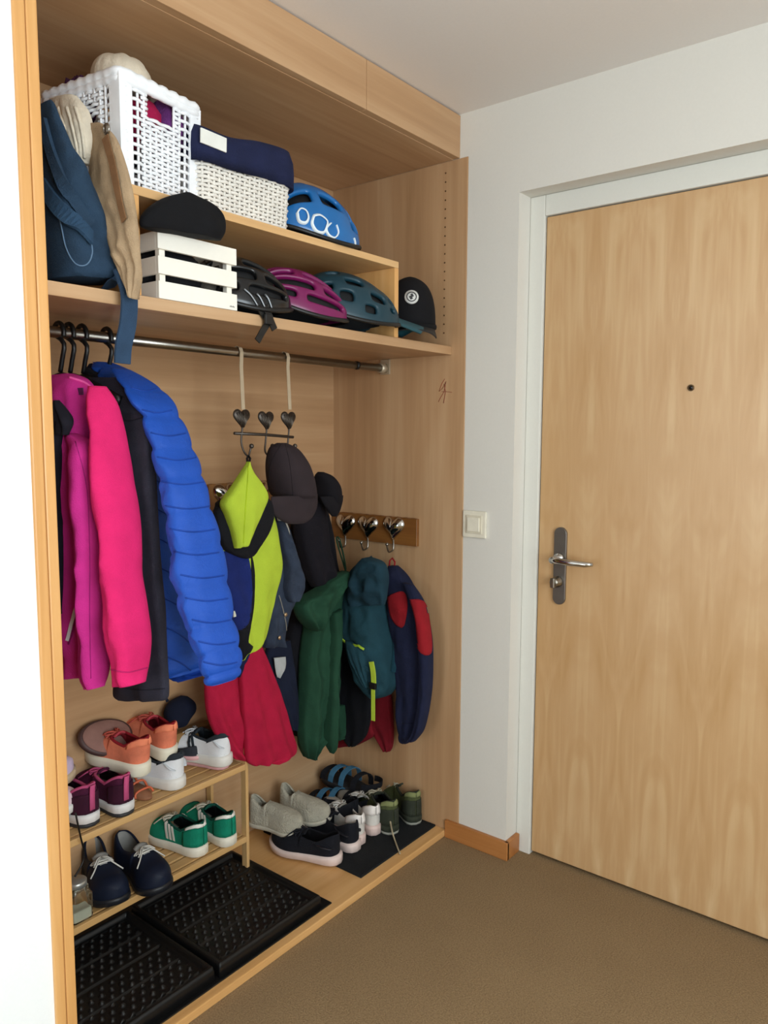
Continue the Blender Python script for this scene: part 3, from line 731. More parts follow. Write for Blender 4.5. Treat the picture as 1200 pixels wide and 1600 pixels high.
hanger('coat_hanger', 'leftmost black plastic hanger on the rail beside the wardrobe post', 92, -1.235)
hanger('coat_hanger', 'second black hanger from the wardrobe post, above the magenta jacket', 108, -1.212)
hanger('coat_hanger', 'third black hanger from the wardrobe post, beside the dark trousers', 128, -1.181)
hanger('coat_hanger', 'black hanger holding the blue puffer jacket, nearest the hanging bag strap', 162, XP)

MAG = fabric('c62c86', 500, wr=1., var=.08); PNK = fabric('d42265', 500, wr=1., var=.07); DKG = fabric('2b2a35', 500, wr=1.2)
mj = thing('softshell_jacket', 'magenta and hot pink softshell jacket hanging beside the wardrobe post', 'jacket', (XM, .2, .85))
pl = ('X', XM)
body = cloth('jacket_body', [(70, 592, 118, 582, .02), (70, 600, 143, 592, .035), (70, 640, 158, 618, .045), (72, 700, 163, 690, .045), (74, 800, 160, 800, .042), (78, 900, 160, 900, .04), (80, 1000, 158, 1000, .038), (82, 1052, 150, 1058, .03)], pl, MAG, mj, folds=(2, .006), wrinkle=.006, seg=64)
ple = ('X', XM-.035)
slv = cloth('sleeve', [(104, 690, 120, 672, .015), (110, 720, 152, 690, .028), (118, 780, 158, 760, .034), (124, 850, 160, 850, .036), (126, 920, 160, 920, .036), (127, 1000, 162, 1000, .034), (125, 1050, 166, 1050, .032), (130, 1076, 163, 1074, .018)], ple, MAG, mj, folds=(1, .004), wrinkle=.007, crease=.014, wscale=9)
pl2 = ('X', XM-.01)
slr = cloth('sleeve', [(143, 606, 162, 602, .018), (150, 640, 172, 632, .034), (155, 700, 186, 698, .042), (158, 760, 199, 770, .044), (159, 830, 212, 825, .044), (161, 900, 216, 895, .042), (164, 960, 228, 955, .042), (168, 1010, 236, 1000, .04), (172, 1050, 231, 1045, .036), (176, 1071, 227, 1068, .024)], pl2, PNK, mj, folds=(1, .005), wrinkle=.008, crease=.02, wscale=9)
slr['label'] = 'hot pink sleeve'
seam('cuff_seam', slr, [(172, 1046), (200, 1050), (230, 1043)], .0016, fabric('b01c5c'), .0)
seam('shoulder_piping', body, [(108, 590), (135, 600), (150, 618), (160, 640)], .0028, fabric('e4579e'), .001)
seam('shoulder_seam', slv, [(118, 690), (135, 760), (140, 860), (140, 960), (142, 1060)], .001, fabric('9a1c6c'), .0)
cloth('collar', [(84, 628, 92, 624, .006), (82, 640, 106, 642, .012), (80, 660, 114, 660, .014), (82, 678, 106, 680, .008)], ('X', XM-.055), fabric('191820'), mj, n=14, seg=24, wrinkle=.003, label='black lined collar')
tr_ = bvh(body)
band('pocket_zip', body, [(124, 936), (118, 955), (111, 980), (106, 1000)], .007, plain('d8d4d4', .4), .004, 10)
seam('dark_zip_edge', body, [(128, 930), (122, 955), (114, 985), (108, 1006)], .002, fabric('8c145c'), .003)  # darker magenta strand running along the pocket zip
p = on(bvh(body), 123, 612, .001)
if p is not None: m = MB(); m.box(p.x-.001, p.x+.001, p.y-.016, p.y+.016, p.z-.007, p.z+.007); m.obj('small_logo', plain('5c2a5c', .7), body)
dj = thing('dark_jacket', 'black jacket mostly hidden behind the magenta jacket against the wardrobe post', 'jacket', (-1.31, .2, .85))
cloth('jacket_body', [(60, 640, 96, 652, .01), (60, 700, 99, 700, .02), (62, 800, 98, 800, .02), (70, 900, 99, 900, .016), (78, 960, 96, 960, .008)], ('X', -1.318), fabric('17151f'), dj, n=20, seg=32)
tj = thing('dark_trousers', 'charcoal trousers folded long over a hanger between pink and blue jackets', 'trousers', (XT, .1, .8))
tb = cloth('trouser_leg', [(140, 590, 192, 590, .012), (150, 640, 214, 632, .016), (165, 680, 232, 655, .017), (178, 720, 240, 700, .018), (190, 800, 246, 800, .018), (200, 900, 252, 890, .018), (196, 960, 257, 950, .018), (190, 1020, 258, 1000, .018), (183, 1060, 260, 1055, .018), (180, 1085, 261, 1086, .016), (186, 1094, 258, 1094, .010)], ('X', XT), DKG, tj, folds=(2, .004), wrinkle=.004)
band('waistband', tb, [(176, 640), (200, 652), (222, 650), (236, 652)], .012, fabric('211f29'), .002, 14, .004)
seam('hem_stitch', tb, [(184, 1074), (220, 1078), (258, 1076)], .0012, fabric('1a1922'), .0)
cj = thing('charcoal_fleece', 'black zipped top with thick collar hanging under the blue puffer jacket', 'jacket', (-1.165, .2, 1.4))
cloth('jacket_body', [(132, 582, 150, 572, .012), (140, 600, 178, 590, .02), (150, 630, 200, 615, .022), (165, 660, 225, 640, .022), (180, 690, 236, 668, .018), (190, 740, 240, 720, .014), (200, 800, 245, 800, .01)], ('X', -1.163), fabric('15151b'), cj, n=24, seg=40, wrinkle=.006)
BLU = fabric('1949a4', 700, rough=.5, var=.06, bs=.15, sheen=.05, wr=3.); BLU2 = fabric('173f9c', 700, rough=.55, var=.06)
pj = thing('puffer_jacket', 'bright blue quilted puffer jacket on the rail', 'jacket', (XP, .1, .85))
pb = cloth('jacket_body', [(150, 568, 172, 565, .02), (160, 580, 215, 590, .05), (185, 620, 250, 625, .06), (215, 680, 268, 680, .065), (232, 750, 282, 750, .065), (240, 820, 292, 820, .065), (246, 900, 305, 900, .065), (252, 980, 316, 980, .065), (257, 1030, 318, 1035, .06), (262, 1052, 312, 1052, .045)], ('X', XP), BLU, pj, folds=(1, .002), wrinkle=.006, quilt=(10, .011, .45), n=130, seg=60, crease=.012)
QS = fabric('123a8c', 600, rough=.6)
def quilting(o, lines):
    t = bvh(o); m = MB()
    for pts in lines:
        P = on_path(t, pts, .0002, 22)
        if len(P) > 2: m.tube(P, .0017, 5)
    ob = m.obj('quilting_seams', QS, o); ob['kind'] = 'stuff'; return ob
quilting(pb, [[(236+2*k, 700+46*k), (258+4*k, 716+46*k), (282+5*k, 744+46*k), (300+6*k, 770+46*k)] for k in range(-1, 8)])
ps = cloth('sleeve', [(176, 574, 200, 578, .02), (205, 600, 246, 618, .045), (228, 640, 275, 662, .044), (243, 690, 296, 712, .046), (252, 740, 316, 752, .046), (262, 800, 330, 800, .046), (270, 860, 342, 856, .056), (284, 920, 352, 920, .054), (300, 980, 360, 975, .05), (316, 1020, 368, 1018, .047), (322, 1050, 372, 1052, .04), (328, 1066, 366, 1066, .03)], ('X', XP-.05), BLU, pj, folds=(1, .002), wrinkle=.006, quilt=(11, .011, .10), n=140, seg=60, crease=.012)
quilting(ps, [[(xl, y), ((xl+xr)/2, y+5), (xr, y+1)] for xl, xr, y in ((205, 246, 606), (222, 268, 640), (236, 290, 676), (246, 306, 714), (252, 318, 752), (258, 328, 790), (266, 336, 826), (272, 342, 862), (282, 350, 898), (290, 356, 934), (300, 360, 968), (310, 368, 1002), (318, 370, 1034))])
cloth('collar', [(142, 572, 158, 566, .015), (140, 582, 182, 576, .03), (148, 596, 196, 592, .03)], ('X', XP-.01), fabric('16203f'), pj, n=14, seg=32, label='dark navy lined collar')
cloth('hem_lining', [(262, 1040, 318, 1040, .03), (266, 1058, 322, 1050, .03), (280, 1066, 330, 1052, .02)], ('X', XP+.03), BLU2, pj, n=14, seg=32, label='dark blue inner lining at the hem')

# ------------------------------------------------------------------ heart hook rack hung from the rail
YH = .248
IRON = plain('57504a', .45, .8)
hr = thing('heart_hook_rack', 'grey metal rack of three hearts hung on two straps from the rail', 'hook rack', (at(412, 680, ('Y', YH)).x, YH, at(412, 680, ('Y', YH)).z))
pl = ('Y', YH)
m = MB(); m.tube([at(366, 677, pl), at(412, 679, pl), at(458, 683, pl)], .0042, 8); m.obj('cross_bar', IRON, hr)
def heart(c, s, n=40):
    out = []
    for k in range(n):
        a = 2*pi*k/n; out.append((16*sin(a)**3/16*s, (13*cos(a)-5*cos(2*a)-2*cos(3*a)-cos(4*a))/16*s))
    return out
def heart_plate(name, c, s, nv, side, mat, parent, dome=.3):
    """a domed pressed-metal heart facing nv"""
    m = MB(); O = heart(None, s); rings = []
    up = V((0, 0, 1))
    for q in (1., .8, .55, .28, .04):
        rings.append([V(c)+side*x*q+up*y*q+nv*(s*dome*(1-q**2)) for x, y in O])
    m.rings([[p-nv*.003 for p in rings[0]]]+rings)
    return m.obj(name, mat, parent)
for i, (hx, hy) in enumerate(((378, 652), (416, 655), (451, 655))):
    c = at(hx, hy, pl); hp_ = heart_plate('heart', c, .029, V((0, -1, 0)), V((1, 0, 0)), IRON, hr, .25)
    m = MB()
    for q in range(-3, 4): m.tube([c+V((q*.007, -.0085+abs(q)*.0012, .018-abs(q)*.002)), c+V((q*.0045, -.0095+abs(q)*.0012, -.008)), c+V((q*.0012, -.004, -.027))], .0012, 5)
    m.obj('ribs', plain('6e655c', .4, .9), hp_)
    x1 = hx+ (2 if i == 0 else -3); P = [c+V((0, -.002, -.026)), at(hx-1, 690, pl), at(x1, 706, pl)+V((0, -.004, 0)), at(x1+3, 716, pl)+V((0, -.02, 0)), at(x1+9, 712, ('Y', YH-.034)), at(x1+13, 697, ('Y', YH-.04))]
    m = MB(); m.tube([V(p) for p in catmull([tuple(p) for p in P], 30)], .0026, 8); m.lathe([(0, -.007), (.005, -.005), (.007, 0), (.005, .005), (0, .007)], P[-1], 'Z', 12); m.obj('hook', IRON, hr)
STRAPM = plain('b9a68a', .8)
for (a, b) in ((372, 378), (445, 451)):
    T = at(a, 563, ('Y', RLY)); B = at(b, 640, pl)
    P = [V((T.x, RLY+.0155, RLZ)), V((T.x, RLY+.011, RLZ+.0115)), V((T.x, RLY, RLZ+.016)), V((T.x, RLY-.011, RLZ+.0115)), V((T.x, RLY-.0155, RLZ)), T+V((0, -.013, -.02)), B+V((0, -.006, 0))]
    rings = [[p+V((-.006, 0, 0)), p+V((.006, 0, 0)), p+V((.006, .0015, .0008)), p+V((-.006, .0015, .0008))] for p in P]
    MB().rings(rings, smooth=False).obj('strap', STRAPM, hr)

# ------------------------------------------------------------------ oak hook boards
def hook_board(name, label, P0, P1, hz0, hz1, hooks, wall, nv, side, hide=False):
    c = (P0+P1)/2; t = thing(name, label, 'hook rack', c)
    m = MB(); a = V((P0.x, P0.y, 0)); b = V((P1.x, P1.y, 0)); e = []
    n = 22
    for k in range(n+1): e.append(a.lerp(b, k/n)+V((0, 0, hz1+(.0022 if k % 2 else 0))))
    e += [b+V((0, 0, hz0)), a+V((0, 0, hz0))]
    m.prism([p+nv*.0005 for p in e], nv*.014, .0008); m.obj('board', RACKWOOD, t)
    for h in hooks:
        q = V((h.x, h.y, h.z)); hp_ = heart_plate('heart_knob', q+nv*.016, .046, nv, side, CHROME, t, .42)
        P = [q+nv*.016+V((0, 0, -.036)), q+nv*.014+V((0, 0, -.06)), q+nv*.018+V((0, 0, -.078)), q+nv*.038+V((0, 0, -.082)), q+nv*.046+V((0, 0, -.07)), q+nv*.05+V((0, 0, -.055))]
        m = MB(); m.tube([V(p) for p in catmull([tuple(p) for p in P], 26)], .003, 8); m.lathe([(0, -.006), (.0045, -.004), (.006, 0), (.0045, .004), (0, .006)], P[-1], 'Z', 12); m.obj('hook', STEEL, t)
    return t
XS = PX-.0002; px_ = ('X', XS)
a, b = at(523, 822, px_), at(655, 829, px_); z1, z0 = .5*(at(523, 802, px_).z+at(655, 808, px_).z), .5*(at(535, 842, px_).z+at(655, 851, px_).z)
hook_board('hook_board', 'oak board with three silver heart hooks on the right side panel', V((XS, D-.014, 0)), V((XS, b.y, 0)), z0, z1, [at(544, 818, px_), at(579, 821, px_), at(619, 823, px_)], 'X', V((-1, 0, 0)), V((0, -1, 0)))
YB = D-.0122
a = at(322, 777, ('Y', YB)); zz = (at(333, 766, ('Y', YB)).z+at(333, 790, ('Y', YB)).z)/2
hook_board('hook_board', 'oak hook board on the back panel, mostly hidden between blue and yellow jackets', V((a.x, YB, 0)), V((a.x+.4, YB, 0)), zz-.042, zz+.042, [V((a.x+.06, YB, zz+.01)), V((a.x+.2, YB, zz+.01)), V((a.x+.34, YB, zz+.01))], 'Y', V((0, -1, 0)), V((1, 0, 0)))

# ------------------------------------------------------------------ jackets on the heart rack (centre)
NEON = fabric('aabf36', 500, wr=1., var=.06); NAVYJ = fabric('16213f', 500, wr=1.2); BLKJ = fabric('0f0f14', 500, wr=1.); COB = fabric('13215c', 500, wr=1.)
YY = .185
yj = thing('cycling_jacket', 'neon yellow, cobalt and black jacket hung from the left heart hook', 'jacket', (at(388, 720, ('Y', YY)).x, YY, at(388, 720, ('Y', YY)).z))
pl = ('Y', YY)
yb = cloth('jacket_body', [(352, 800, 408, 790, .02), (340, 830, 422, 800, .03), (336, 870, 432, 850, .035), (342, 920, 436, 885, .036), (352, 960, 428, 930, .034), (362, 1000, 420, 970, .03), (366, 1020, 410, 1002, .024), (372, 1036, 392, 1010, .012)], pl, NEON, yj, folds=(2, .006), wrinkle=.006, seg=64, crease=.010)
patch('blue_panel', yb, [(333, 855), (358, 862), (384, 862), (393, 905), (393, 940), (385, 978), (355, 980), (330, 900)], COB, .0022)['label'] = 'cobalt blue front panel'
patch('black_panel', yb, [(392, 860), (398, 900), (396, 950), (388, 1000), (394, 1012), (372, 1040), (352, 1020), (356, 976), (384, 978), (391, 940)], BLKJ, .002)['label'] = 'black side panel'
cloth('hood_rim', [(336, 792, 352, 778, .015), (336, 806, 412, 776, .02), (338, 830, 425, 800, .025), (350, 858, 418, 830, .025), (372, 874, 404, 852, .02), (384, 876, 396, 862, .012)], ('Y', YY-.035), BLKJ, yj, folds=(1, .002), wrinkle=.003, n=26, label='black hood edge')
hd = cloth('hood', [(386, 722, 390, 721, .006), (374, 740, 397, 738, .015), (361, 762, 410, 758, .022), (347, 786, 416, 776, .025), (352, 806, 410, 796, .024), (358, 830, 400, 822, .022), (364, 852, 390, 848, .016), (366, 857, 386, 852, .01)], ('Y', YY-.062), NEON, yj, folds=(2, .003), wrinkle=.003, label='neon yellow hood')
seam('hood_seam', hd, [(388, 728), (386, 760), (383, 800), (380, 848)], .0016, fabric('9fb51e'), .0)
m = MB(); m.tube([at(387, 724, ('Y', YY-.06)), at(386, 716, ('Y', YY-.03)), at(388, 712, ('Y', YH-.028)), at(391, 716, ('Y', YY-.03)), at(389, 724, ('Y', YY-.06))], .003, 6); m.obj('hanging_loop', BLKJ, yj)
p = on(bvh(yb), 367, 958, .004)
if p is not None: m = MB(); m.box(p.x-.004, p.x+.004, p.y-.001, p.y+.001, p.z-.008, p.z+.008, 0, None); m.obj('zip_tab', plain('c8c8b8', .5), yb)
nj = thing('navy_sleeve_jacket', 'dark navy jacket peeking out below the blue puffer sleeve', 'jacket', (at(372, 1040, ('Y', .26)).x, .26, .6))
cloth('jacket_body', [(340, 930, 372, 940, .01), (345, 980, 382, 980, .02), (352, 1020, 392, 1010, .022), (360, 1044, 380, 1040, .02), (364, 1058, 374, 1056, .01)], ('Y', .27), fabric('12183a'), nj, n=20, seg=32)

CR = fabric('a81437', 500, wr=1.2, var=.1)
rt = thing('red_trousers', 'crimson trousers hanging below the neon yellow jacket', 'trousers', (at(400, 1100, ('Y', .33)).x, .33, .3))
for rows, dy in (([(330, 1010, 372, 1000, .012), (322, 1060, 378, 1040, .018), (322, 1095, 386, 1080, .02), (327, 1125, 396, 1130, .02), (338, 1150, 404, 1165, .02), (352, 1172, 408, 1182, .018), (366, 1186, 412, 1192, .014)], .0),
                 ([(368, 1010, 408, 1010, .014), (374, 1060, 425, 1050, .022), (378, 1110, 442, 1100, .024), (382, 1150, 455, 1145, .024), (384, 1175, 462, 1166, .022), (386, 1190, 458, 1180, .018), (394, 1196, 436, 1190, .012)], -.03)):
    cloth('trouser_leg', rows, ('Y', .33+dy), CR, rt, folds=(2.5, .012), wrinkle=.007, wscale=9, seed=dy*9, crease=.012)
dn = thing('denim_jacket', 'grey-blue denim jacket behind the neon yellow jacket', 'jacket', (at(440, 900, ('Y', .3)).x, .3, .7))
DEN = fabric('2f3848', 420, wr=1.2, var=.25)
db = cloth('jacket_body', [(408, 800, 432, 796, .02), (412, 830, 450, 815, .03), (416, 870, 462, 860, .032), (412, 920, 470, 910, .032), (410, 970, 452, 960, .03), (408, 1000, 446, 995, .026), (412, 1012, 446, 1008, .016)], ('Y', .30), DEN, dn, folds=(2, .006), wrinkle=.009, crease=.02)
ds = cloth('sleeve', [(426, 815, 444, 812, .016), (430, 850, 456, 840, .026), (438, 890, 470, 880, .03), (438, 920, 476, 915, .028), (446, 942, 466, 936, .02)], ('Y', .262), DEN, dn, folds=(1, .004), wrinkle=.008, n=36, crease=.018)
seam('fly_stitching', db, [(436, 930), (446, 970), (448, 1000)], .0014, plain('8f8a80'), .001)
for bx, by in ((446, 960), (437, 996), (438, 816)):
    p = on(bvh(db), bx, by, .002)
    if p is not None: m = MB(); m.lathe([(0, -.003), (.006, -.002), (.006, .001), (0, .001)], p, 'Y', 14); m.obj('button', plain('b89a78', .35, .6), db)
cl = cloth('collar_lining', [(432, 804, 444, 806, .006), (436, 830, 452, 832, .01), (444, 862, 454, 868, .008), (450, 876, 455, 878, .003)], ('Y', .258), fabric('a9a69c'), dn, n=16, seg=24, label='pale grey collar lining')
bc = thing('black_coat', 'long black coat hanging behind the two black caps', 'coat', (at(490, 850, ('Y', .39)).x, .39, .5))
cloth('coat_body', [(462, 790, 505, 770, .02), (456, 820, 512, 800, .035), (454, 850, 520, 840, .04), (460, 890, 528, 890, .045), (456, 950, 540, 930, .045), (448, 1000, 560, 980, .045), (444, 1060, 570, 1060, .045), (452, 1110, 568, 1110, .04), (462, 1150, 556, 1148, .03)], ('Y', .43), fabric('100f15', 500, wr=1.4), bc, folds=(3, .006), wrinkle=.006)
cloth('sleeve', [(464, 790, 500, 760, .02), (458, 830, 510, 800, .035), (464, 870, 516, 850, .04), (474, 900, 526, 890, .04), (486, 918, 530, 915, .03)], ('Y', .34), fabric('151219', 500, wr=1.4), bc, folds=(2, .004), wrinkle=.005, n=30)
nb = thing('navy_trousers', 'dark navy trousers hanging between the red trousers and green jacket', 'trousers', (at(440, 1080, ('Y', .37)).x, .4, .3))
cloth('trouser_leg', [(418, 1005, 452, 1000, .015), (416, 1040, 458, 1040, .02), (428, 1080, 464, 1080, .02), (440, 1120, 468, 1120, .018), (452, 1140, 466, 1142, .01)], ('Y', .385), fabric('171d30', 500, wr=1.2), nb, n=26, folds=(2, .004))
p = cloth('pocket_lining', [(428, 1028, 446, 1026, .004), (430, 1044, 446, 1040, .005), (433, 1058, 438, 1060, .003)], ('Y', .352), fabric('aeb0ae'), nb, n=12, seg=20, label='pale grey pocket lining')
# two caps on the right heart hook
def hung_cap(name, label, rows_crown, rows_brim, Y, mat, tc, tb):
    c = at(rows_crown[0][0], rows_crown[0][1], ('Y', Y)); t = thing(name, label, 'cap', c)
    cr = cloth('crown', rows_crown, ('Y', Y), mat, t, t=tc, folds=(0, 0), wrinkle=.001, sq=1., n=40, off=0)
    br = cloth('brim', rows_brim, ('Y', Y-tc*.72), mat, t, t=tb, folds=(0, 0), wrinkle=.001, sq=1., n=20)
    return t, cr, br
BRN = fabric('2e2528', 500, var=.1, sheen=.12)
t, cr, br = hung_cap('baseball_cap', 'dark brown baseball cap hung brim down from the heart rack, nearer viewer', [(432, 692, 448, 692, .012), (418, 700, 468, 702, .035), (411, 722, 484, 722, .055), (411, 748, 493, 744, .066), (416, 772, 497, 766, .07), (424, 780, 497, 774, .06)],
                     [(424, 776, 496, 772, .012), (424, 792, 495, 790, .016), (430, 806, 491, 802, .014), (442, 815, 484, 812, .01), (452, 819, 474, 818, .005)], .185, BRN, .06, .01)
seam('panel_seam', cr, [(446, 694), (452, 720), (456, 750), (458, 774)], .0011, fabric('221b1e'), .0)
seam('panel_seam', cr, [(440, 694), (425, 720), (420, 750), (421, 775)], .0011, fabric('221b1e'), .0)
t, cr, br = hung_cap('baseball_cap', 'black cap hung behind the dark brown cap, right of it', [(496, 738, 506, 737, .012), (490, 744, 522, 744, .03), (488, 758, 533, 758, .045), (488, 776, 536, 774, .05), (494, 788, 535, 788, .045)],
                     [(500, 776, 536, 774, .01), (506, 790, 534, 790, .014), (512, 800, 531, 800, .012), (518, 807, 526, 807, .006)], .30, fabric('121015', 500, var=.1), .045, .01)
# ------------------------------------------------------------------ right: green hoodie, teal rucksack, navy and red jacket
GRN = fabric('1f4330', 480, wr=1.2, var=.12)
YG = .36
gj = thing('green_hoodie', 'dark green hooded jacket hung in the corner by its shoulder', 'jacket', (at(520, 900, ('Y', YG)).x, YG, .5))
pl = ('Y', YG)
gb = cloth('jacket_body', [(512, 905, 540, 892, .02), (484, 940, 545, 915, .04), (474, 985, 534, 960, .045), (468, 1030, 530, 1010, .045), (466, 1070, 528, 1060, .045), (464, 1110, 526, 1110, .044), (464, 1145, 524, 1140, .04), (468, 1172, 500, 1160, .03), (478, 1186, 492, 1184, .015)], pl, GRN, gj, folds=(2.5, .016), wrinkle=.010, seg=72, crease=.022, wscale=12)
cloth('sleeve', [(516, 960, 536, 950, .016), (510, 1010, 534, 1000, .03), (508, 1060, 528, 1050, .03), (506, 1110, 527, 1100, .03), (504, 1145, 528, 1140, .028), (508, 1164, 526, 1168, .02), (516, 1176, 520, 1178, .008)], ('Y', YG-.05), GRN, gj, folds=(1, .004), wrinkle=.005)
cloth('hood', [(520, 902, 544, 890, .02), (494, 922, 545, 902, .035), (468, 938, 538, 916, .045), (459, 950, 528, 932, .045), (462, 968, 518, 950, .045), (472, 982, 510, 968, .04), (484, 988, 502, 980, .02)], ('Y', YG-.055), GRN, gj, folds=(2, .012), wrinkle=.010, seed=.3, crease=.022)
cloth('sleeve', [(526, 1104, 540, 1098, .012), (525, 1120, 572, 1100, .02), (526, 1136, 570, 1118, .022), (526, 1150, 552, 1138, .02), (526, 1158, 536, 1152, .01)], ('Y', YG+.02), GRN, gj, folds=(1, .004), n=20, label='green sleeve turned to the right')
m = MB(); hk_ = at(544, 818, px_)+V((-.05, 0, -.055)); m.tube([V(p) for p in catmull([tuple(at(534, 900, ('Y', YG-.05))), tuple(at(540, 888, ('Y', YG-.01))), tuple(hk_+V((0, -.004, .002))), tuple(hk_+V((-.004, .006, -.004))), tuple(at(542, 898, ('Y', YG-.02)))], 20)], .003, 6); m.obj('hanging_loop', GRN, gj)
TL = fabric('1c3e48', 480, wr=1.3, var=.14); TL2 = fabric('163f4d', 480, wr=1.2)
XR = PX-.10
tp = thing('rucksack', 'dark teal rucksack with lime green straps on the middle heart hook', 'rucksack', (XR, at(580, 900, ('X', XR)).y, .6))
pl = ('X', XR)
tb = cloth('bag_body', [(562, 878, 590, 876, .02), (550, 890, 600, 888, .04), (540, 915, 605, 910, .055), (534, 950, 608, 945, .065), (536, 990, 614, 980, .07), (544, 1020, 622, 1015, .07), (556, 1050, 626, 1050, .066), (566, 1072, 624, 1072, .055), (580, 1088, 612, 1086, .03)], pl, TL, tp, folds=(2, .008), wrinkle=.013, wscale=12, seg=72, crease=.028)
cloth('front_pocket', [(540, 1000, 562, 1008, .014), (542, 1016, 574, 1018, .024), (550, 1036, 578, 1036, .026), (560, 1058, 580, 1058, .022), (570, 1074, 580, 1074, .01)], ('X', XR-.07), TL, tp, n=20, seg=36, wrinkle=.005)
band('lime_piping', tb, [(536, 998), (548, 1002), (560, 1008), (570, 1015)], .007, plain('a8c832', .6), .010, 12, .004)
cloth('top_lid', [(566, 872, 580, 870, .016), (556, 884, 600, 880, .03), (548, 905, 606, 900, .036), (545, 928, 604, 925, .034), (546, 946, 600, 945, .02)], ('X', XR-.055), fabric('193541', 480, wr=1.3), tp, folds=(2, .006), wrinkle=.012, n=40, crease=.024)
band('shoulder_strap', tb, [(602, 890), (606, 930), (612, 970), (616, 1010), (612, 1050)], .02, TL2, .006, 18, .006)
LIME = plain('b4cc3a', .65)
strip('lime_strap', [(580, 1034), (583, 1050), (584, 1068)], .018, ('X', XR-.088), LIME, tp, .004)
strip('lime_strap', [(583, 1074), (583, 1098), (583, 1126)], .014, ('X', XR-.086), LIME, tp, .003)
m = MB(); p = at(583, 1071, ('X', XR-.088)); m.box(p.x-.006, p.x+.004, p.y-.013, p.y+.013, p.z-.012, p.z+.01, .003); m.obj('buckle', BLACKP, tp)
m = MB(); m.tube([at(572, 884, ('X', XR-.02)), at(574, 874, ('X', XR+.02)), at(580, 870, ('X', XR+.04)), at(584, 876, ('X', XR+.02)), at(586, 884, ('X', XR-.02))], .004, 6); m.obj('grab_loop', TL2, tp)
NV = fabric('181d36', 480, wr=1.2, var=.12); NRED = fabric('8c161f', 480, wr=1., var=.1)
XN = PX-.055
nvj = thing('winter_jacket', 'navy and red padded jacket hung from the heart hook nearest the opening', 'jacket', (XN, at(640, 950, ('X', XN)).y, .5))
nbd = cloth('jacket_body', [(606, 884, 622, 884, .014), (604, 900, 640, 906, .03), (606, 940, 658, 940, .04), (612, 990, 666, 975, .042), (618, 1040, 672, 1030, .042), (620, 1090, 670, 1085, .042), (622, 1130, 664, 1128, .04), (624, 1152, 654, 1152, .034), (630, 1160, 644, 1160, .02)], ('X', XN), NV, nvj, folds=(1.5, .004), wrinkle=.009, quilt=(5, .007, .1), crease=.016)
nsl = cloth('sleeve', [(630, 910, 646, 914, .012), (640, 935, 662, 940, .022), (648, 965, 670, 965, .026), (652, 1000, 676, 1000, .026), (654, 1050, 677, 1050, .026), (652, 1100, 673, 1100, .025), (644, 1140, 664, 1140, .022), (636, 1158, 650, 1158, .012)], ('X', XN-.045), NV, nvj, folds=(1, .003), wrinkle=.005)
patch('red_panel', nsl, [(636, 936), (662, 940), (671, 972), (674, 1018), (660, 1022), (649, 1002), (645, 968)], NRED, .0022)['label'] = 'red upper sleeve panel'
q = patch('red_panel', nbd, [(605, 932), (630, 924), (637, 946), (630, 980), (612, 966)], NRED, .0022); q['label'] = 'red chest panel'
seam('hem_seam', nbd, [(622, 1130), (645, 1130), (664, 1126)], .0012, fabric('12162a'), .0)
m = MB(); m.tube([at(608, 888, ('X', XN)), at(609, 876, ('X', XN+.02)), at(613, 872, ('X', XN+.022)), at(617, 878, ('X', XN+.02)), at(616, 888, ('X', XN))], .003, 6); m.obj('hanging_loop', NRED, nvj)
rd = thing('red_waterproofs', 'dark red waterproof trousers hanging below and behind the teal rucksack', 'trousers', (PX-.07, at(590, 1120, ('X', PX-.07)).y, .3))
cloth('trouser_leg', [(578, 1070, 608, 1060, .012), (578, 1110, 612, 1100, .016), (582, 1140, 614, 1140, .016), (594, 1165, 614, 1165, .014), (598, 1174, 610, 1174, .008)], ('X', PX-.032), fabric('700f1c', 480, wr=1.), rd, folds=(2, .003), n=24)
cloth('trouser_leg', [(556, 1100, 580, 1095, .012), (544, 1140, 582, 1135, .014), (526, 1160, 584, 1150, .014), (524, 1168, 560, 1164, .008)], ('X', PX-.045), fabric('700f1c', 480, wr=1.), rd, folds=(2, .003), n=24)
bt = thing('dark_trousers', 'black trousers hanging behind the teal rucksack and green hoodie', 'trousers', (-.12, .4, .3))
cloth('trouser_leg', [(536, 960, 560, 960, .016), (534, 1020, 578, 1020, .02), (532, 1080, 580, 1080, .02), (530, 1110, 580, 1110, .02), (536, 1150, 572, 1148, .016), (545, 1166, 556, 1166, .008)], ('X', PX-.075), fabric('0e0f14', 480, wr=1.), bt, folds=(2, .004), n=26)
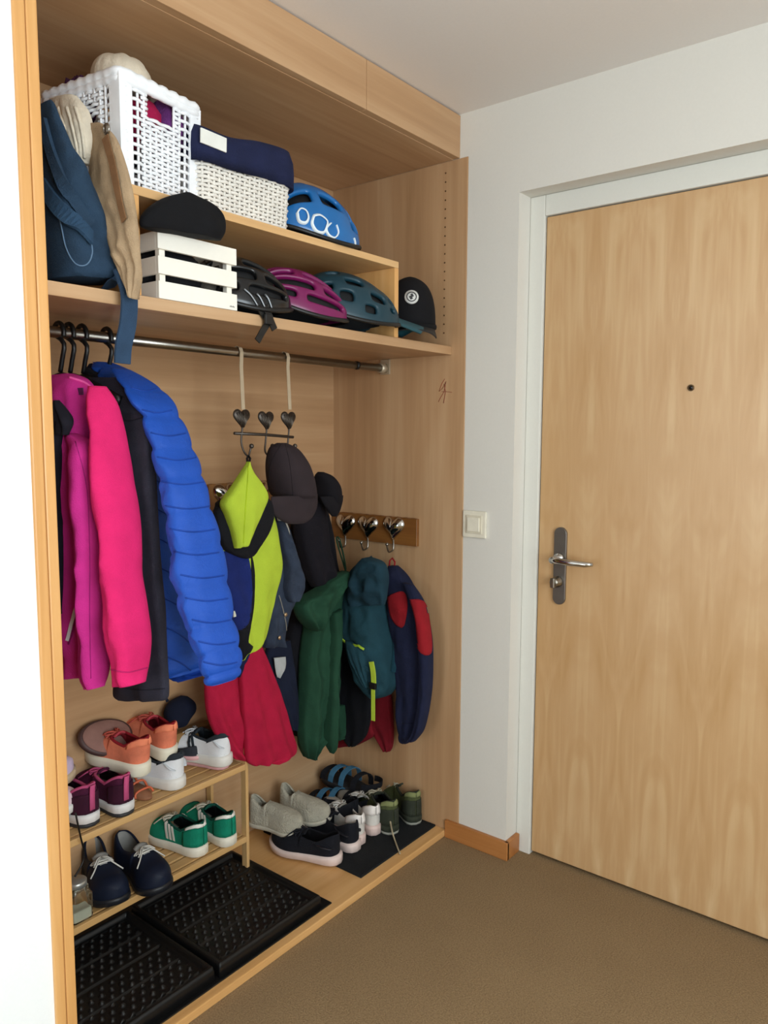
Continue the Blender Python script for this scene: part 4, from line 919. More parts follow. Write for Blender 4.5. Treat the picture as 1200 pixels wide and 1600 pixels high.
# ------------------------------------------------------------------ trays, mats, shoe rack
BZ = .0232
tag(MB().box(-1.388, -.622, .022, .48, BZ, BZ+.004, .0015).obj('rubber_mat', RUBBER), 'thin black rubber sheet lying under the two boot trays', 'mat')
def tray(label, x0, x1, y0, y1, zb):
    m = MB(); nx, ny = 170, 165; hgt = .034; vs = []; tops = set()
    def zf(x, y):
        e = min(x-x0, x1-x, y-y0, y1-y)
        if e < .004: z = hgt*(e/.004)**.5
        elif e < .012: z = hgt
        elif e < .018: z = hgt-(hgt-.022)*(e-.012)/.006
        else: z = .022
        st = 0
        if e >= .026:
            v = (y-y0-.026)/(y1-y0-.052); g = abs((v*4) % 1-.5)
            if g > .45: z -= .006
            elif .0 <= g < .41:
                u = (x-x0)/.026; w = (y-y0)/.0215; uu = (u+.5*(int(w) % 2)) % 1-.5; ww = w % 1-.5
                dd = uu*uu*1.3+ww*ww
                if dd < .075: z += .007*(1-dd/.075)**.5; st = 1 if dd < .03 else 0
        return zb+z, st
    for i in range(nx+1):
        row = []
        for j in range(ny+1):
            x, y = x0+(x1-x0)*i/nx, y0+(y1-y0)*j/ny; z, st = zf(x, y); v = m.bm.verts.new((x, y, z)); row.append(v)
            if st: tops.add(v)
        vs.append(row)
    for i in range(nx):
        for j in range(ny):
            f = m.bm.faces.new((vs[i][j], vs[i+1][j], vs[i+1][j+1], vs[i][j+1])); f.smooth = True
            if sum(v in tops for v in f.verts) >= 3: f.material_index = 1
    loop = [vs[i][0] for i in range(nx+1)]+[vs[nx][j] for j in range(1, ny+1)]+[vs[i][ny] for i in range(nx-1, -1, -1)]+[vs[0][j] for j in range(ny-1, 0, -1)]
    m.bm.faces.new(loop[::-1])
    return tag(m.obj('boot_tray', [plain('0d0e0f', .42, 0, .4), plain('242526', .5)]), label, 'boot tray', 'black studded boot trays')
TB = BZ+.0042
tray('left black studded boot tray, beside the wardrobe post', -1.386, -1.026, .034, .40, TB)
tray('right black studded boot tray, near the black sneakers', -1.016, -.655, .03, .405, TB)
tag(MB().box(-.478, PX-.006, .036, .46, BZ, BZ+.006, .002).obj('carpet_mat', fabric('17191b', 300, bs=.8)), 'flat black mat under the shoes at right end of wardrobe floor', 'mat')

YF, YB2 = .308, .492; XRK = -.683
ZT, ZL, ZF = at(370, 1200, ('Y', YF)).z, at(372, 1314, ('Y', YF)).z, TB+.0225
ZTOP = at(375, 1152, ('Y', YF)).z
rk = thing('shoe_rack', 'slatted light wood shoe rack with two tiers standing on the boot trays', 'shoe rack', ((XRK-1.385)/2, (YF+YB2)/2, ZF))
for x0 in (XRK, -1.390):
    for y0 in (YF, YB2-.022):
        MB().box(x0, x0+.011, y0, y0+.022, ZF, ZTOP, .002).obj('post', BAMBOO_V, rk)
    MB().box(x0+.001, x0+.010, YF+.022, YB2-.022, ZTOP-.022, ZTOP-.002, .002).obj('top_rail', BAMBOO_V, rk)
    MB().box(x0+.001, x0+.010, YF+.022, YB2-.022, ZL-.03, ZL-.012, .002).obj('side_rail', BAMBOO_V, rk)
for z in (ZT, ZL):
    MB().box(-1.3838, XRK-.0002, YF, YF+.012, z-.018, z, .002).obj('front_rail', BAMBOO, rk)
    for k in range(4):
        y = YF+.02+k*.041
        MB().box(-1.3838, XRK-.0002, y, y+.032, z-.009, z-.001, .0015).obj('slat', BAMBOO, rk)

# ------------------------------------------------------------------ shoes
def shoe(name, label, heel, rz, L=.255, W=.092, mat=None, sole=None, cat='shoe', side=1, hc=.06, vamp=.056, toe=.036, sh=.022, so=.5, lining=None, insole=None, pitch=0., roll=0., group=None,
         tongue=True, laces=None, nl=5, stripes=None, heel_tab=None, toe_cap=None, foxing=None, sole2=None, sole_flare=1.06, low_heel=None, heel_h=None, open_back=False, pull=None, sole_spring=.012, opening=.88, swoosh=None, counter=None, collar=None, yscale=1.):
    M = Matrix.Translation(V(heel)) @ Matrix.Rotation(rz, 4, 'Z') @ Matrix.Rotation(pitch, 4, 'Y') @ Matrix.Rotation(roll, 4, 'X')
    t = thing(name, label, cat, M=M, group=group)
    heel_h = heel_h or sh*1.25
    KW = [(0, .0), (.02, .36), (.06, .56), (.14, .67), (.3, .68), (.45, .74), (.58, .9), (.68, 1.), (.78, .99), (.87, .86), (.94, .62), (.98, .36), (1., .0)]
    def interp(K, s):
        for (a, va), (b, vb) in zip(K, K[1:]):
            if s <= b: f = (s-a)/(b-a); return va+(vb-va)*f
        return K[-1][1]
    def hw(s): return W/2*interp(KW, s)
    def cy(s): return side*W*(.05*sin(pi*s)-.10*max(0, s-.55))
    def z0(s): return sole_spring*max(0, (s-.68)/.32)**2
    def sz(s): return z0(s)+(heel_h+(sh-heel_h)*min(1, s/.6))
    HK = [(0, hc), (.05, hc*1.02), (.12, hc*.92), (.25, hc*.66), (so*.8, hc*.74), (so, max(vamp*.98, hc*.8)), (so+.1, vamp*.95), (.72, (vamp+toe)/2*.98), (.85, toe*1.04), (.95, toe*.80), (1., toe*.45)]
    HK.sort()
    def hh(s): return interp(HK, s)
    def op(s):
        if s <= .012 or s >= so: return 0.
        f = (s-.012)/(so-.012); return hw(s)*opening*min(1, (sin(pi*min(1, f*.92))**.28))
    def surf(s, a, sd, off=0.):
        """a: 0 at the sole .. 1 at the top line; sd: -1 / +1"""
        w, h, o = hw(s)*.985, hh(s), op(s); th = a*pi/2
        if o > 0:
            y = o+(w-o)*(cos(th)**.55 if a < 1 else 0)*(1+.05*sin(pi*a)); z = h*sin(th)**.9
        else: y = w*max(0, cos(th))**.72; z = h*sin(th)**.86
        ny, nz = cos(th), sin(th)
        if s < .04: nx = -1
        else: nx = 0
        return V((s*L+nx*off, cy(s)+sd*(y+ny*off), sz(s)+z+nz*off-.001))
    ST = [0, .012, .03, .055, .085, .12, .16, .2, .25, .3, .35, .4, so-.03, so-.01, so, so+.03, so+.07, .6, .65, .7, .75, .8, .85, .9, .935, .965, .985, 1.]
    ST = sorted(set(round(s, 4) for s in ST))
    nA = 9
    # upper
    m = MB()
    for sd in (-1, 1):
        rows = [[m.bm.verts.new(surf(s, a/nA, sd)) for a in range(nA+1)] for s in ST]
        for i in range(len(ST)-1):
            for a in range(nA):
                f = m.bm.faces.new((rows[i][a], rows[i+1][a], rows[i+1][a+1], rows[i][a+1]) if sd > 0 else (rows[i][a], rows[i][a+1], rows[i+1][a+1], rows[i+1][a])); f.smooth = True
    bmesh.ops.remove_doubles(m.bm, verts=m.bm.verts, dist=.0006); bmesh.ops.dissolve_degenerate(m.bm, edges=m.bm.edges, dist=.0001)
    bmesh.ops.recalc_face_normals(m.bm, faces=m.bm.faces)
    ctr = V((L*.5, 0, hc*.3))
    for f in m.bm.faces: pass
    up = m.obj('upper', [mat, lining or BLKF], t, local=True, solid=(.0045, -1, 1)); md = up.modifiers.new('round', 'SUBSURF'); md.levels = 1; md.render_levels = 1
    # sole
    def sole_mesh(nm, mt, k0, k1, fl, s_in=0., z_from=0., z_to=1.):
        m = MB(); rings = []; N = 40; bot = []; mid = []; top = []
        per = [(s, 1) for s in [.0, .008, .02, .04, .07, .11, .17, .25, .35, .45, .55, .63, .7, .76, .82, .87, .91, .945, .97, .988, 1.]]
        per += [(s, -1) for s, _ in per[::-1][1:-1]]
        for q, f in ((0, .97), (.12, fl), (.7, fl*1.01), (1., fl*.99)):
            ring = []
            for s, sd in per:
                zz = z0(s)+(sz(s)-z0(s))*(z_from+(z_to-z_from)*q); x = L*(.5+(s-.5)*(1+.5*(f-1)+.012))
                ring.append(V((x, cy(s)+sd*hw(s)*f+ (0 if hw(s) > 0 else 0), zz)))
            rings.append(ring)
        m.rings(rings); return m.obj(nm, mt, t, local=True)
    if sole2: sole_mesh('outsole', sole2, 0, 0, sole_flare*.985, z_to=.26); so_ = sole_mesh('midsole', sole, 0, 0, sole_flare, z_from=.261)
    else: so_ = sole_mesh('sole', sole, 0, 0, sole_flare)
    # insole
    m = MB(); rings = []
    for s in [.02, .05, .1, .2, .3, .4, .5, .6]:
        rings.append([V((s*L, cy(s)-hw(s)*.9, sz(s)+.004)), V((s*L, cy(s), sz(s)+.003)), V((s*L, cy(s)+hw(s)*.9, sz(s)+.004))])
    m.rings(rings, closed=False, cap=False); m.obj('insole', insole or lining or BLKF, t, local=True)
    def patch_on(nm, mt, s0, s1, a0, a1, sds=(-1, 1), off=.0018, th=.002, ns=8, na=6, shape=None):
        m = MB()
        for sd in sds:
            g = []
            for i in range(ns+1):
                s = s0+(s1-s0)*i/ns; row = []
                for j in range(na+1):
                    a = a0+(a1-a0)*j/na; s_ = s
                    if shape: s_, a = shape(i/ns, j/na)
                    row.append(m.bm.verts.new(surf(max(0, min(1, s_)), max(0, min(1, a)), sd, off)))
                g.append(row)
            for i in range(ns):
                for j in range(na):
                    f = m.bm.faces.new((g[i][j], g[i+1][j], g[i+1][j+1], g[i][j+1])); f.smooth = True
        bmesh.ops.remove_doubles(m.bm, verts=m.bm.verts, dist=.0008); bmesh.ops.dissolve_degenerate(m.bm, edges=m.bm.edges, dist=.0001)
        bmesh.ops.recalc_face_normals(m.bm, faces=m.bm.faces); return m.obj(nm, mt, t, local=True, solid=(th, 0))
    if collar:
        ss_ = [q for q in ST if .012 < q < so]
        m = MB(); m.tube([surf(q, 1, 1, .0005) for q in ss_]+[surf(q, 1, -1, .0005) for q in ss_[::-1]], .0042, 6, closed=True); m.obj('collar', collar, t, local=True)
    if heel_tab: patch_on('heel_tab', heel_tab[0], 0., heel_tab[1], heel_tab[2], 1., off=.0022)
    if counter: patch_on('heel_counter', counter[0], 0., counter[1], 0.02, counter[2])
    if toe_cap: patch_on('toe_cap', toe_cap[0], toe_cap[1], 1., .0, 1.)
    if foxing: patch_on('mudguard', foxing[0], foxing[1], 1., .0, foxing[2])
    if pull:
        m = MB(); m.rings([[surf(0, a, 1, .004)+V((0, sgn*pull[1], 0)) for sgn in (-1, 1)] for a in (.08, .3, .5, .7, .9, 1.)], closed=False, cap=False); m.obj('heel_strip', pull[0], t, local=True, solid=(.002, 0))
    if stripes:
        for k in range(stripes[1]):
            s_ = stripes[2]+k*.055
            for sd in (-1, 1):
                P = [surf(s_+.05*a, .1+.75*a, sd, .002) for a in [q/8 for q in range(9)]]; rings = []
                for p in P: rings.append([p+V((-.0045, 0, 0)), p+V((.0045, 0, 0)), p+V((.0045, sd*.001, .001)), p+V((-.0045, sd*.001, .001))])
                MB().rings(rings, smooth=False).obj('side_stripe', stripes[0], t, local=True)
    if swoosh:
        for sd in (-1, 1):
            P = [surf(swoosh[1]+(swoosh[2]-swoosh[1])*q/12, .22+.42*(q/12)**2+.05*sin(pi*q/12), sd, .0022) for q in range(13)]
            MB().tube(P, [.0015+.0065*sin(pi*min(1, .15+q/12*.95))**1.2 for q in range(13)], 6, flat=.3).obj('side_mark', swoosh[0], t, local=True)
    if tongue:
        tm = tongue if not isinstance(tongue, bool) else mat; m = MB(); rings = []
        for q in range(8):
            f = q/7; s = so+.10-.16*f; w = W*(.13+.07*f); zc = sz(so)+hh(so)*(1.0-.06*(1-f))+.006*f+.004*f*f
            rings.append([V((s*L, cy(s)+w*k/3, zc-.008*(k/3)**2)) for k in range(-3, 4)])
        m.rings(rings, closed=False, cap=False); m.obj('tongue', tm, t, local=True, solid=(.005, 0))
    if laces:
        m = MB()
        for k in range(nl):
            s = so+.015+k*.038; wq = .62+.05*k
            P = [surf(s+(.012 if (k % 2) else -.004)*u, 1-(1-wq)*abs(u), 1 if u >= 0 else -1, .0035) for u in [q/5-1 for q in range(11)]]
            m.tube(P, .0024, 6, flat=.8)
        P0 = surf(so+.0, 1., 1, .006)
        for sd in (-1, 1):
            m.tube([V(p) for p in catmull([tuple(P0), tuple(P0+V((.012, sd*.012, .003))), tuple(P0+V((.024, sd*.022, -.004))), tuple(P0+V((.012, sd*.02, -.004))), tuple(P0)], 16)], .002, 5)
            m.tube([P0, P0+V((.02, sd*.012, .001)), surf(so+.16, .7, sd, .004), surf(so+.2, .5, sd, .005)], .002, 5)
        lo = m.obj('laces', laces, t, local=True)
    return t, surf

def HP(px, py, z): return tuple(at(px, py, ('Z', z)))
SK = dict(cat='sneaker')
WHT = plain('eae6de', .6); CREAM = plain('e2dac8', .65); LGREY = fabric('b8b3aa', 300); PINKW = plain('e6cfc6', .6)
# lower tier: green pair, heels to the viewer
GS = fabric('0f7f62', 350, bs=.6, rough=.95); GSD = fabric('0c4a3c', 350); WLE = plain('e8e4da', .5)
zt = ZL+.0008
for nm, (hx, hy), rz_, lab, sd in (('l', (318, 1337), 93, 'teal green suede sneaker with white heel tab, left of the green pair', 1), ('r', (362, 1322), 88, 'teal green suede sneaker with white heel tab, right of the green pair', -1)):
    p = V(HP(hx, hy, zt)); p = V((p.x, max(p.y, YF-.047), zt))
    shoe('suede_sneaker', lab, p, radians(rz_), .235, .092, GS, CREAM, side=sd, hc=.064, sh=.024, lining=fabric('0c1a1c'), counter=(GS, .2, .62), heel_tab=(WLE, .17, .66), laces=plain('cfc8b4', .8), stripes=(WLE, 3, .34), tongue=GSD, toe_cap=(GSD, .84), group='green sneakers', collar=GSD, **SK)
# lower tier: dark navy derby-style shoes, toes to the viewer
NVS = fabric('10182a', 500, rough=.6, sheen=.02, bs=.1); GRL = fabric('8f8d88', 300)
for (tx, ty), rz_, lab, sd in (((182, 1410), -106, 'dark navy lace-up shoe with grey lining, left of the navy pair', -1), ((258, 1388), -93, 'dark navy lace-up shoe with grey lining, right of the navy pair', 1)):
    L = .225; T_ = V(HP(tx, ty, zt+.02)); d = V((cos(radians(rz_)), sin(radians(rz_)), 0)); p = T_-d*L; p.z = zt+.0
    shoe('lace_up_shoe', lab, p, radians(rz_), L, .098, NVS, plain('15171c', .5), side=sd, hc=.075, vamp=.066, toe=.05, sh=.018, lining=GRL, tongue=GRL, laces=plain('c9c6bd', .8), nl=3, sole_flare=1.02, opening=.66, cat='shoe', group='navy lace-up shoes', pitch=0)
# glass jar
gx = at(122, 1405, ('Y', YF+.03)); 
gl, nt_, b_ = new_mat('clear_glass'); b_.inputs['Base Color'].default_value = (.93, .95, .9, 1); b_.inputs['Transmission Weight'].default_value = 1; b_.inputs['Roughness'].default_value = .03; b_.inputs['IOR'].default_value = 1.45
jr = thing('glass_jar', 'small square clear glass jar at left end of the lower rack tier', 'jar', (gx.x, YF+.03, zt))
m = MB(); rings = []
for s, z in ((.026, 0), (.029, .004), (.029, .062), (.022, .074), (.022, .084)):
    rings.append([V((gx.x+s*max(-1, min(1, 1.25*cos(a))), YF+.034+s*max(-1, min(1, 1.25*sin(a))), zt+z)) for a in [2*pi*k/32 for k in range(32)]])
m.rings(rings); m.obj('body', gl, jr)
MB().box(gx.x-.022, gx.x+.022, YF+.012, YF+.056, zt+.004, zt+.03, .004).obj('contents', plain('d6d8c4', .7), jr)
m = MB(); m.lathe([(0, .0), (.024, 0), (.024, .012), (.022, .014), (0, .014)], (gx.x, YF+.034, zt+.0845), 'Z', 28); m.obj('lid', plain('b9bab4', .35, .7), jr)

# upper tier ------------------------------------------------------
zt = ZT+.0008
MAR = fabric('4a1633', 380, wr=1.); ROS = fabric('c2527e', 380); GMID = plain('dcd9d6', .6)
for (hx, hy), rz_, lab, sd in (((146, 1290), 94, 'maroon sneaker with pink heel strip, left of the maroon pair', 1), ((199, 1274), 90, 'maroon sneaker with pink heel strip, right of the maroon pair', -1)):
    p = V(HP(hx, hy, zt)); p = V((p.x, max(p.y, YF-.055), zt))
    shoe('running_shoe', lab, p, radians(rz_), .236, .094, MAR, GMID, side=sd, hc=.07, sh=.026, lining=fabric('351026'), pull=(ROS, .007), heel_tab=(ROS, .02, .9), laces=ROS, tongue=MAR, sole2=plain('2a2a2c', .6), group='maroon running shoes', collar=ROS, counter=(fabric('3a1228', 380), .16, .5), **SK)
WB = fabric('dfe0e2', 380, wr=.6, var=.06); DG = fabric('2c3238', 400)
for (hx, hy), rz_, lab, sd, dz in (((276, 1228), 100, 'white running shoe with dark collar near the front rail of the upper tier', 1, 0), ((350, 1192), 104, 'white running shoe with dark collar at right end of the upper tier', -1, .018)):
    p = V(HP(hx+8, hy+4, zt+dz)); p.z = zt+dz
    shoe('running_shoe', lab, p, radians(rz_), .236, .092, WB, plain('dedad2', .6), side=sd, hc=.066, sh=.026, lining=DG, heel_tab=(DG, .24, .58), laces=plain('c8c8c8', .8), tongue=DG, stripes=(DG, 2, .42), group='white and dark running shoes', collar=DG, swoosh=(plain('c9ced2', .5), .02, .16), **SK)
COR = fabric('dd7d5e', 400, var=.22); CORD = fabric('8e1d28', 400); 
for (hx, hy), rz_, lab, sd, dz in (((228, 1212), 101, 'coral orange running shoe with dark red lining, left of the coral pair', 1, .072), ((268, 1188), 92, 'coral orange running shoe with dark red lining, right of the coral pair', -1, .080)):
    p = V(HP(hx, hy, zt+dz)); p.z = zt+dz
    shoe('running_shoe', lab, p, radians(rz_), .21, .09, COR, plain('e3dcc6', .6), side=sd, hc=.066, sh=.03, lining=CORD, laces=fabric('c25a4c'), tongue=fabric('b04048'), heel_tab=(fabric('f08a66'), .2, .5), toe_cap=(fabric('d8a090'), .78), group='coral running shoes', collar=CORD, pitch=radians(-6), **SK)
# flat grey shoes with pink soles under the white one
GRF = fabric('2e3036', 260, bs=.7)
for (hx, hy), rz_, lab, sd in (((316, 1200), 108, 'dark grey knit slip-on with pink sole, left of the flat grey pair', 1), ((354, 1200), 106, 'dark grey knit slip-on with pink sole, under the white shoe at right', -1)):
    p = V(HP(hx, hy, zt)); p.z = zt+(.03 if sd > 0 else 0)
    shoe('slip_on', lab, p, radians(rz_), .24, .082, GRF, plain('d8a4a4', .6), side=sd, hc=.03, vamp=.03, toe=.022, sh=.010, lining=fabric('2a1c22'), tongue=False, opening=.8, cat='shoe', group='grey slip-ons', heel_h=.012, so=.5)
# upturned tan insole, pale pink shoe and lilac toe at the left, navy hat and brown block at the back
c = at(166, 1152, ('Y', .455)); M = Matrix.Translation(c) @ Matrix.Rotation(radians(8), 4, 'Y') @ Matrix.Rotation(radians(52), 4, 'X')
ss = thing('sandal', 'brown footbed of a sandal leaning on the back panel behind the coral shoes', 'sandal', M=M)
m = MB(); O = [V((.078*cos(a)*(1+.1*sin(a)), .05*sin(a), 0)) for a in [2*pi*k/40 for k in range(40)]]
m.rings([[p*.95+V((0, 0, -.008)) for p in O], [p+V((0, 0, -.006)) for p in O], [p+V((0, 0, .004)) for p in O], [p*.94+V((0, 0, .007)) for p in O]]); m.obj('sole', plain('4a3330', .6), ss, local=True)
m = MB(); m.rings([[p*.9+V((0, 0, .0072)) for p in O], [p*.88+V((0, 0, .009)) for p in O], [p*.1+V((0, 0, .0085)) for p in O]]); m.obj('footbed', fabric('8f6a60', 300), ss, local=True)
LIL = fabric('c9b6cc', 400); PPK = fabric('e4c6cc', 400)
q = at(112, 1222, ('Y', YF+.05)); 
shoe('sneaker', 'pale pink sneaker toe showing beside the wardrobe post on the upper tier', (q.x-.20, YF+.115, zt+.062), radians(-8), .225, .088, PPK, WHT, hc=.055, lining=LIL, laces=WHT, cat='sneaker', pitch=radians(8))
q = at(108, 1190, ('Y', YF+.14)); shoe('slipper', 'lilac slipper toe showing beside the wardrobe post at back of upper tier', (q.x-.205, YF+.155, zt+.085), radians(-4), .215, .08, LIL, plain('c8b090', .7), hc=.045, toe=.04, lining=LIL, tongue=False, cat='slipper')
FLR = fabric('a58e86', 160, var=.5, bs=.5)
shoe('ballet_flat', 'floral pinkish grey flat shoe between the coral shoe and the wardrobe post', V(HP(205, 1178, zt+.055))+V((0, .04, 0)), radians(178), .2, .075, FLR, plain('b9aea2', .7), hc=.03, vamp=.034, toe=.026, sh=.008, heel_h=.01, lining=fabric('5a3030'), tongue=False, cat='shoe', so=.6)
q = at(280, 1112, ('Y', .458)); nh = thing('cloth_hat', 'dark navy cloth cap propped against the back panel above the upper tier', 'hat', q)
cloth('crown', [(282, 1087, 294, 1088, .008), (264, 1098, 305, 1096, .025), (256, 1112, 306, 1108, .03), (255, 1124, 298, 1120, .03), (258, 1134, 290, 1130, .024), (264, 1138, 280, 1136, .01)], ('Y', .456), fabric('0f1426', 400), nh, folds=(1, .003), wrinkle=.005, n=20, sq=.9)
strip('ear_strap', [(262, 1096), (256, 1086), (252, 1092)], .008, ('Y', .438), fabric('0f1426', 400), nh)
q = at(298, 1140, ('Y', .455))
tag(MB().box(q.x-.07, q.x+.075,   .444, .474, zt, q.z+.006, .006).obj('wooden_box', wood('box_wood', '7d5a38', '93703f', 'a98350', 'X')), 'small brown wooden box at the back of the upper tier under the navy cap', 'box')
# orange sandal straps near the front rail
q = V(HP(236, 1246, zt)); os_ = thing('strappy_sandal', 'small orange strappy sandal squeezed between maroon and white shoes', 'sandal', (q.x, q.y+.03, zt))
ORG = plain('c8623e', .6); m = MB(); O = [V((.03*cos(a), .085*sin(a), 0)) for a in [2*pi*k/32 for k in range(32)]]; o_ = V((q.x-.01, q.y+.075, zt))
m.rings([[p+o_ for p in O], [p+o_+V((0, 0, .008)) for p in O]]); m.obj('sole', plain('8a5a3c', .7), os_)
for k, (y_, h_) in enumerate(((-.06, .02), (-.035, .034), (.01, .03), (.045, .022))):
    m = MB(); m.tube([o_+V((.028*cos(a)*.98, y_+.004*sin(3*a), .006+h_*sin(a))) for a in [pi*j/10 for j in range(11)]], .0032, 6); m.obj('strap', ORG, os_)
# dangling dark lace
m = MB(); m.tube([V(p) for p in catmull([tuple(at(x, y, ('Y', yy))) for x, y, yy in ((118, 1270, .262), (122, 1290, .262), (126, 1308, .285), (131, 1330, .305), (129, 1348, .308), (117, 1370, .30))], 24)], .0022, 6)
tag(m.obj('shoelace', BLACKP), 'black shoelace dangling from the upper tier beside the wardrobe post', 'shoelace')

# wardrobe floor, right --------------------------------------------
zf = BZ+.0066
BLS = fabric('14151c', 420, wr=1.); PKW = plain('d9c4bc', .55)
# black sneakers, heel right, toe left
for (hx, hy), rz_, lab, sd in (((530, 1350), head((530, 1350), (436, 1322), .05), 'black sneaker with pinkish white sole, nearer the boot tray', 1), ((556, 1332), head((556, 1332), (484, 1288), .05), 'black sneaker with pinkish white sole, behind its partner', -1)):
    p = V(HP(hx, hy, BZ+.005)); p.z = zf if p.x > -.5 else BZ+.005
    p.z = BZ+.0066
    shoe('sneaker', lab, p, radians(rz_), .248, .094, BLS, PKW, side=sd, hc=.066, sh=.02, lining=BLKF, laces=fabric('1c1d24'), heel_h=.031, group='black sneakers', swoosh=(plain('1c1a20', .5), .04, .3), sole_flare=1.09, **SK)
WS = fabric('d5d0c8', 420, wr=.6, var=.08); WSD = fabric('8d887e', 420)
for (hx, hy), rz_, lab, sd in (((564, 1321), head((564, 1321), (518, 1276), .04), 'white sneaker with heel to the viewer, left of the white pair', 1), ((587, 1306), head((587, 1306), (544, 1262), .04), 'white sneaker with heel to the viewer, right of the white pair', -1)):
    p = V(HP(hx, hy, zf)); p.z = zf
    shoe('sneaker', lab, p, radians(rz_), .255, .084, WS, plain('d9bfb6', .6), side=sd, hc=.066, sh=.024, lining=WSD, laces=plain('d8d4cc', .8), tongue=WSD, heel_tab=(plain('e9e2dc', .5), .2, .35), toe_cap=(fabric('a9a39a', 300), .74), group='white sneakers', heel_h=.034, **SK)
OLV = fabric('4c5232', 420, wr=1., var=.2); OLD = fabric('31352a', 420)
for (hx, hy), rz_, lab, sd in (((629, 1302), head((629, 1302), (586, 1256), .04), 'olive green hiking shoe, left of the hiking pair', 1), ((662, 1288), head((662, 1288), (622, 1246), .04), 'olive green hiking shoe next to the right side panel', -1)):
    p = V(HP(hx, hy, zf)); p.z = zf
    p.x = min(p.x, PX-.05-(.097 if sd > 0 else 0)); p.y += .02; tt, _s = shoe('hiking_shoe', lab, p, radians(rz_), .235, .092, OLV, OLD, side=sd, hc=.082, vamp=.066, sh=.024, lining=fabric('0f1220'), laces=plain('b9b29c', .8), tongue=OLD, counter=(OLD, .22, .45), heel_tab=(fabric('7d8356', 420), .14, .6), toe_cap=(OLD, .8), sole2=plain('8f8f84', .6), group='hiking shoes', collar=OLD, heel_h=.028, cat='shoe')
m = MB(); m.tube([V(p) for p in catmull([tuple(at(610, 1284, ('Z', .1))), tuple(at(613, 1300, ('Z', .05))), tuple(at(617, 1313, ('Z', zf+.003))), tuple(at(621, 1324, ('Z', zf+.003))), tuple(at(625, 1334, ('Z', BZ+.004)))], 20)], .0028, 6)
tag(m.obj('shoelace', plain('a8997c', .8)), 'loose beige shoelace trailing over the mat to the wardrobe edge', 'shoelace')
# pale felt ankle boots
FEL = fabric('aca695', 240, bs=.7, wr=1.5)
for (hx, hy), rz_, lab, sd, dz in (((392, 1286), head((392, 1286), (466, 1302), .05), 'pale grey felt slipper boot, nearer of the pair behind the rack', 1, .052), ((440, 1266), head((440, 1266), (506, 1286), .05), 'pale grey felt slipper boot, farther of the pair behind the rack', -1, .05)):
    p = V(HP(hx, hy, zf+dz)); p.z = zf+dz
    shoe('slipper_boot', lab, p, radians(rz_), .19, .086, FEL, plain('b9b3a2', .7), side=sd, hc=.085, vamp=.074, toe=.05, sh=.012, lining=FEL, tongue=False, laces=None, opening=.45, so=.34, cat='boot', group='felt slipper boots', sole_flare=1.05, heel_h=.013)
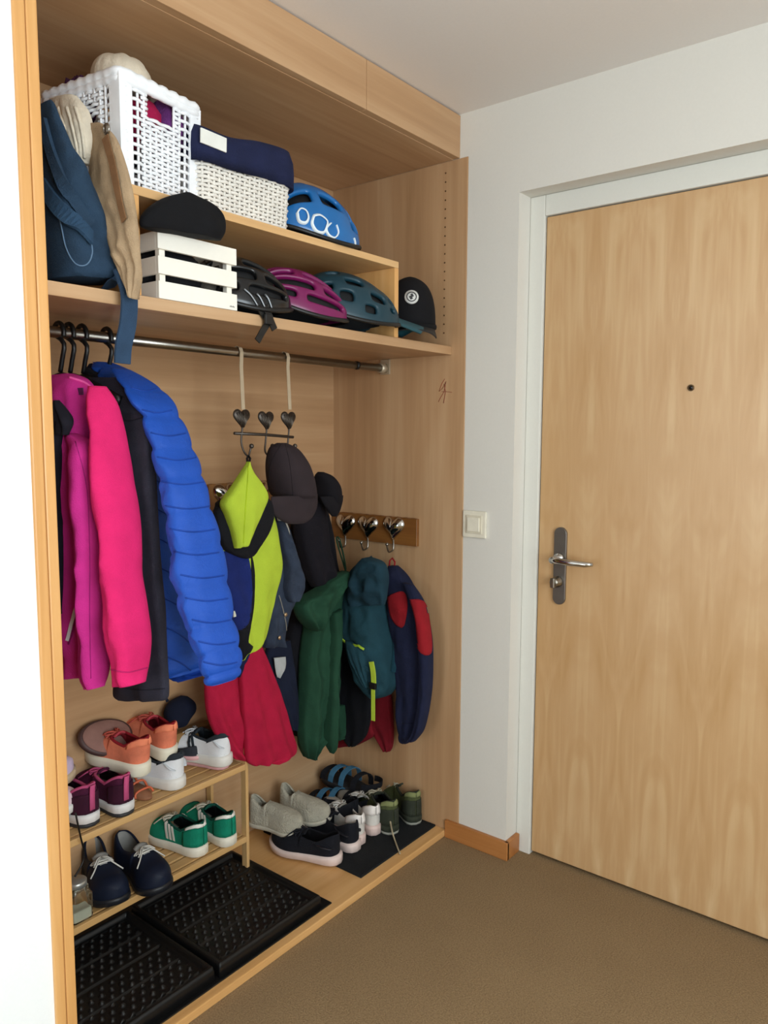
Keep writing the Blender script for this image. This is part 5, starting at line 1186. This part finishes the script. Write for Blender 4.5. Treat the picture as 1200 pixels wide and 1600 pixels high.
# dark sports bag-like heap of sandals by the back corner
DS = fabric('15161c', 300); BL = fabric('3d6a86', 300)
for (hx, hy), rz_, lab, sd, dz in (((545, 1262), 110, 'black trekking sandal with blue straps, nearer of the pair in the back corner', 1, .0), ((562, 1240), 96, 'black trekking sandal with blue straps, farther of the pair in the back corner', -1, .04)):
    p = V(HP(hx, hy, zf+dz)); p = V((p.x, min(p.y, .245), zf+dz)); M = Matrix.Translation(p) @ Matrix.Rotation(radians(rz_), 4, 'Z') @ Matrix.Rotation(radians(-6 if dz else 0), 4, 'Y')
    t = thing('trekking_sandal', lab, 'sandal', M=M, group='trekking sandals'); L = .24
    m = MB(); O = []
    for k in range(40):
        a = 2*pi*k/40; x = L/2-L/2*cos(a); w = .043*(1-.22*cos(pi*(x/L-.15)*1.2)); O.append(V((x, w*sin(a)**1 if True else 0, 0)))
    m.rings([[q_+V((0, 0, 0)) for q_ in O], [q_+V((0, 0, .02+.008*max(0, (q_.x/L-.7)))) for q_ in O], [V((L/2+(q_.x-L/2)*.93, q_.y*.9, .024)) for q_ in O]]); m.obj('sole', plain('1b1b1e', .7), t, local=True)
    for x_, h_, mt in ((.07*1, .055, DS), (.12, .06, BL), (.165, .05, BL), (.2, .036, DS)):
        rings = []
        for j in range(11):
            a = pi*j/10; pth = V((x_+.012*cos(a), .041*cos(a), .02+h_*sin(a)**.7)); rings.append([pth+V((-.010, 0, 0)), pth+V((.010, 0, 0)), pth+V((.010, .002*cos(a), .003)), pth+V((-.010, .002*cos(a), .003))])
        MB().rings(rings, smooth=False).obj('strap', mt, t, local=True)
    rings = []
    for j in range(13):
        a = pi*j/12; pth = V((.045-.05*sin(a), .041*cos(a), .05+.012*sin(a))); rings.append([pth+V((0, 0, -.010)), pth+V((0, 0, .010)), pth+V((-.003*sin(a), .003*cos(a), .010)), pth+V((-.003*sin(a), .003*cos(a), -.010))])
    MB().rings(rings, smooth=False).obj('heel_strap', DS, t, local=True)
for (hx, hy), rz_, lab, sd in (((505, 1272), 120, 'black trainer in the shade between the felt boots and the sandals', 1), ((448, 1244), 126, 'black trainer lying just behind the felt boots', -1)):
    p = V(HP(hx, hy, zf)); p = V((p.x, min(p.y, .23), zf))
    shoe('trainer', lab, p, radians(rz_), .25, .09, fabric('101218', 400), plain('1d1e22', .6), side=sd, hc=.068, sh=.026, lining=BLKF, laces=fabric('5a5a62'), cat='sneaker', group='black trainers')
q = V(HP(402, 1318, BZ+.004))
# ------------------------------------------------------------------ light: overcast daylight through the two windows
w = bpy.data.worlds.new('overcast_sky'); scene.world = w; w.use_nodes = True
bg = w.node_tree.nodes['Background']; bg.inputs['Color'].default_value = (.80, .92, 1, 1); bg.inputs['Strength'].default_value = 1.0
def area(name, loc, aim, sx, sy, power, colr):
    l = bpy.data.lights.new(name, 'AREA'); l.shape = 'RECTANGLE'; l.size = sx; l.size_y = sy; l.energy = power; l.color = colr
    o = bpy.data.objects.new(name, l); col.objects.link(o); o.location = loc
    o.rotation_euler = (V(aim)-V(loc)).to_track_quat('-Z', 'Y').to_euler(); return o
area('window_daylight', (-1.9, BY-.12, 1.35), (-1.9, 0, 1.35), 1.6, 1.6, 60, (.86, .95, 1))
area('window_daylight', (FX-.12, -.72, 1.25), (0, -.72, 1.25), 1.15, 1.75, 26, (.90, .97, 1))
scene.view_settings.exposure = 0.25
scene.cycles.max_bounces = 8; scene.cycles.diffuse_bounces = 5; scene.cycles.glossy_bounces = 3
scene.cycles.use_denoising = True; scene.cycles.sample_clamp_indirect = 6
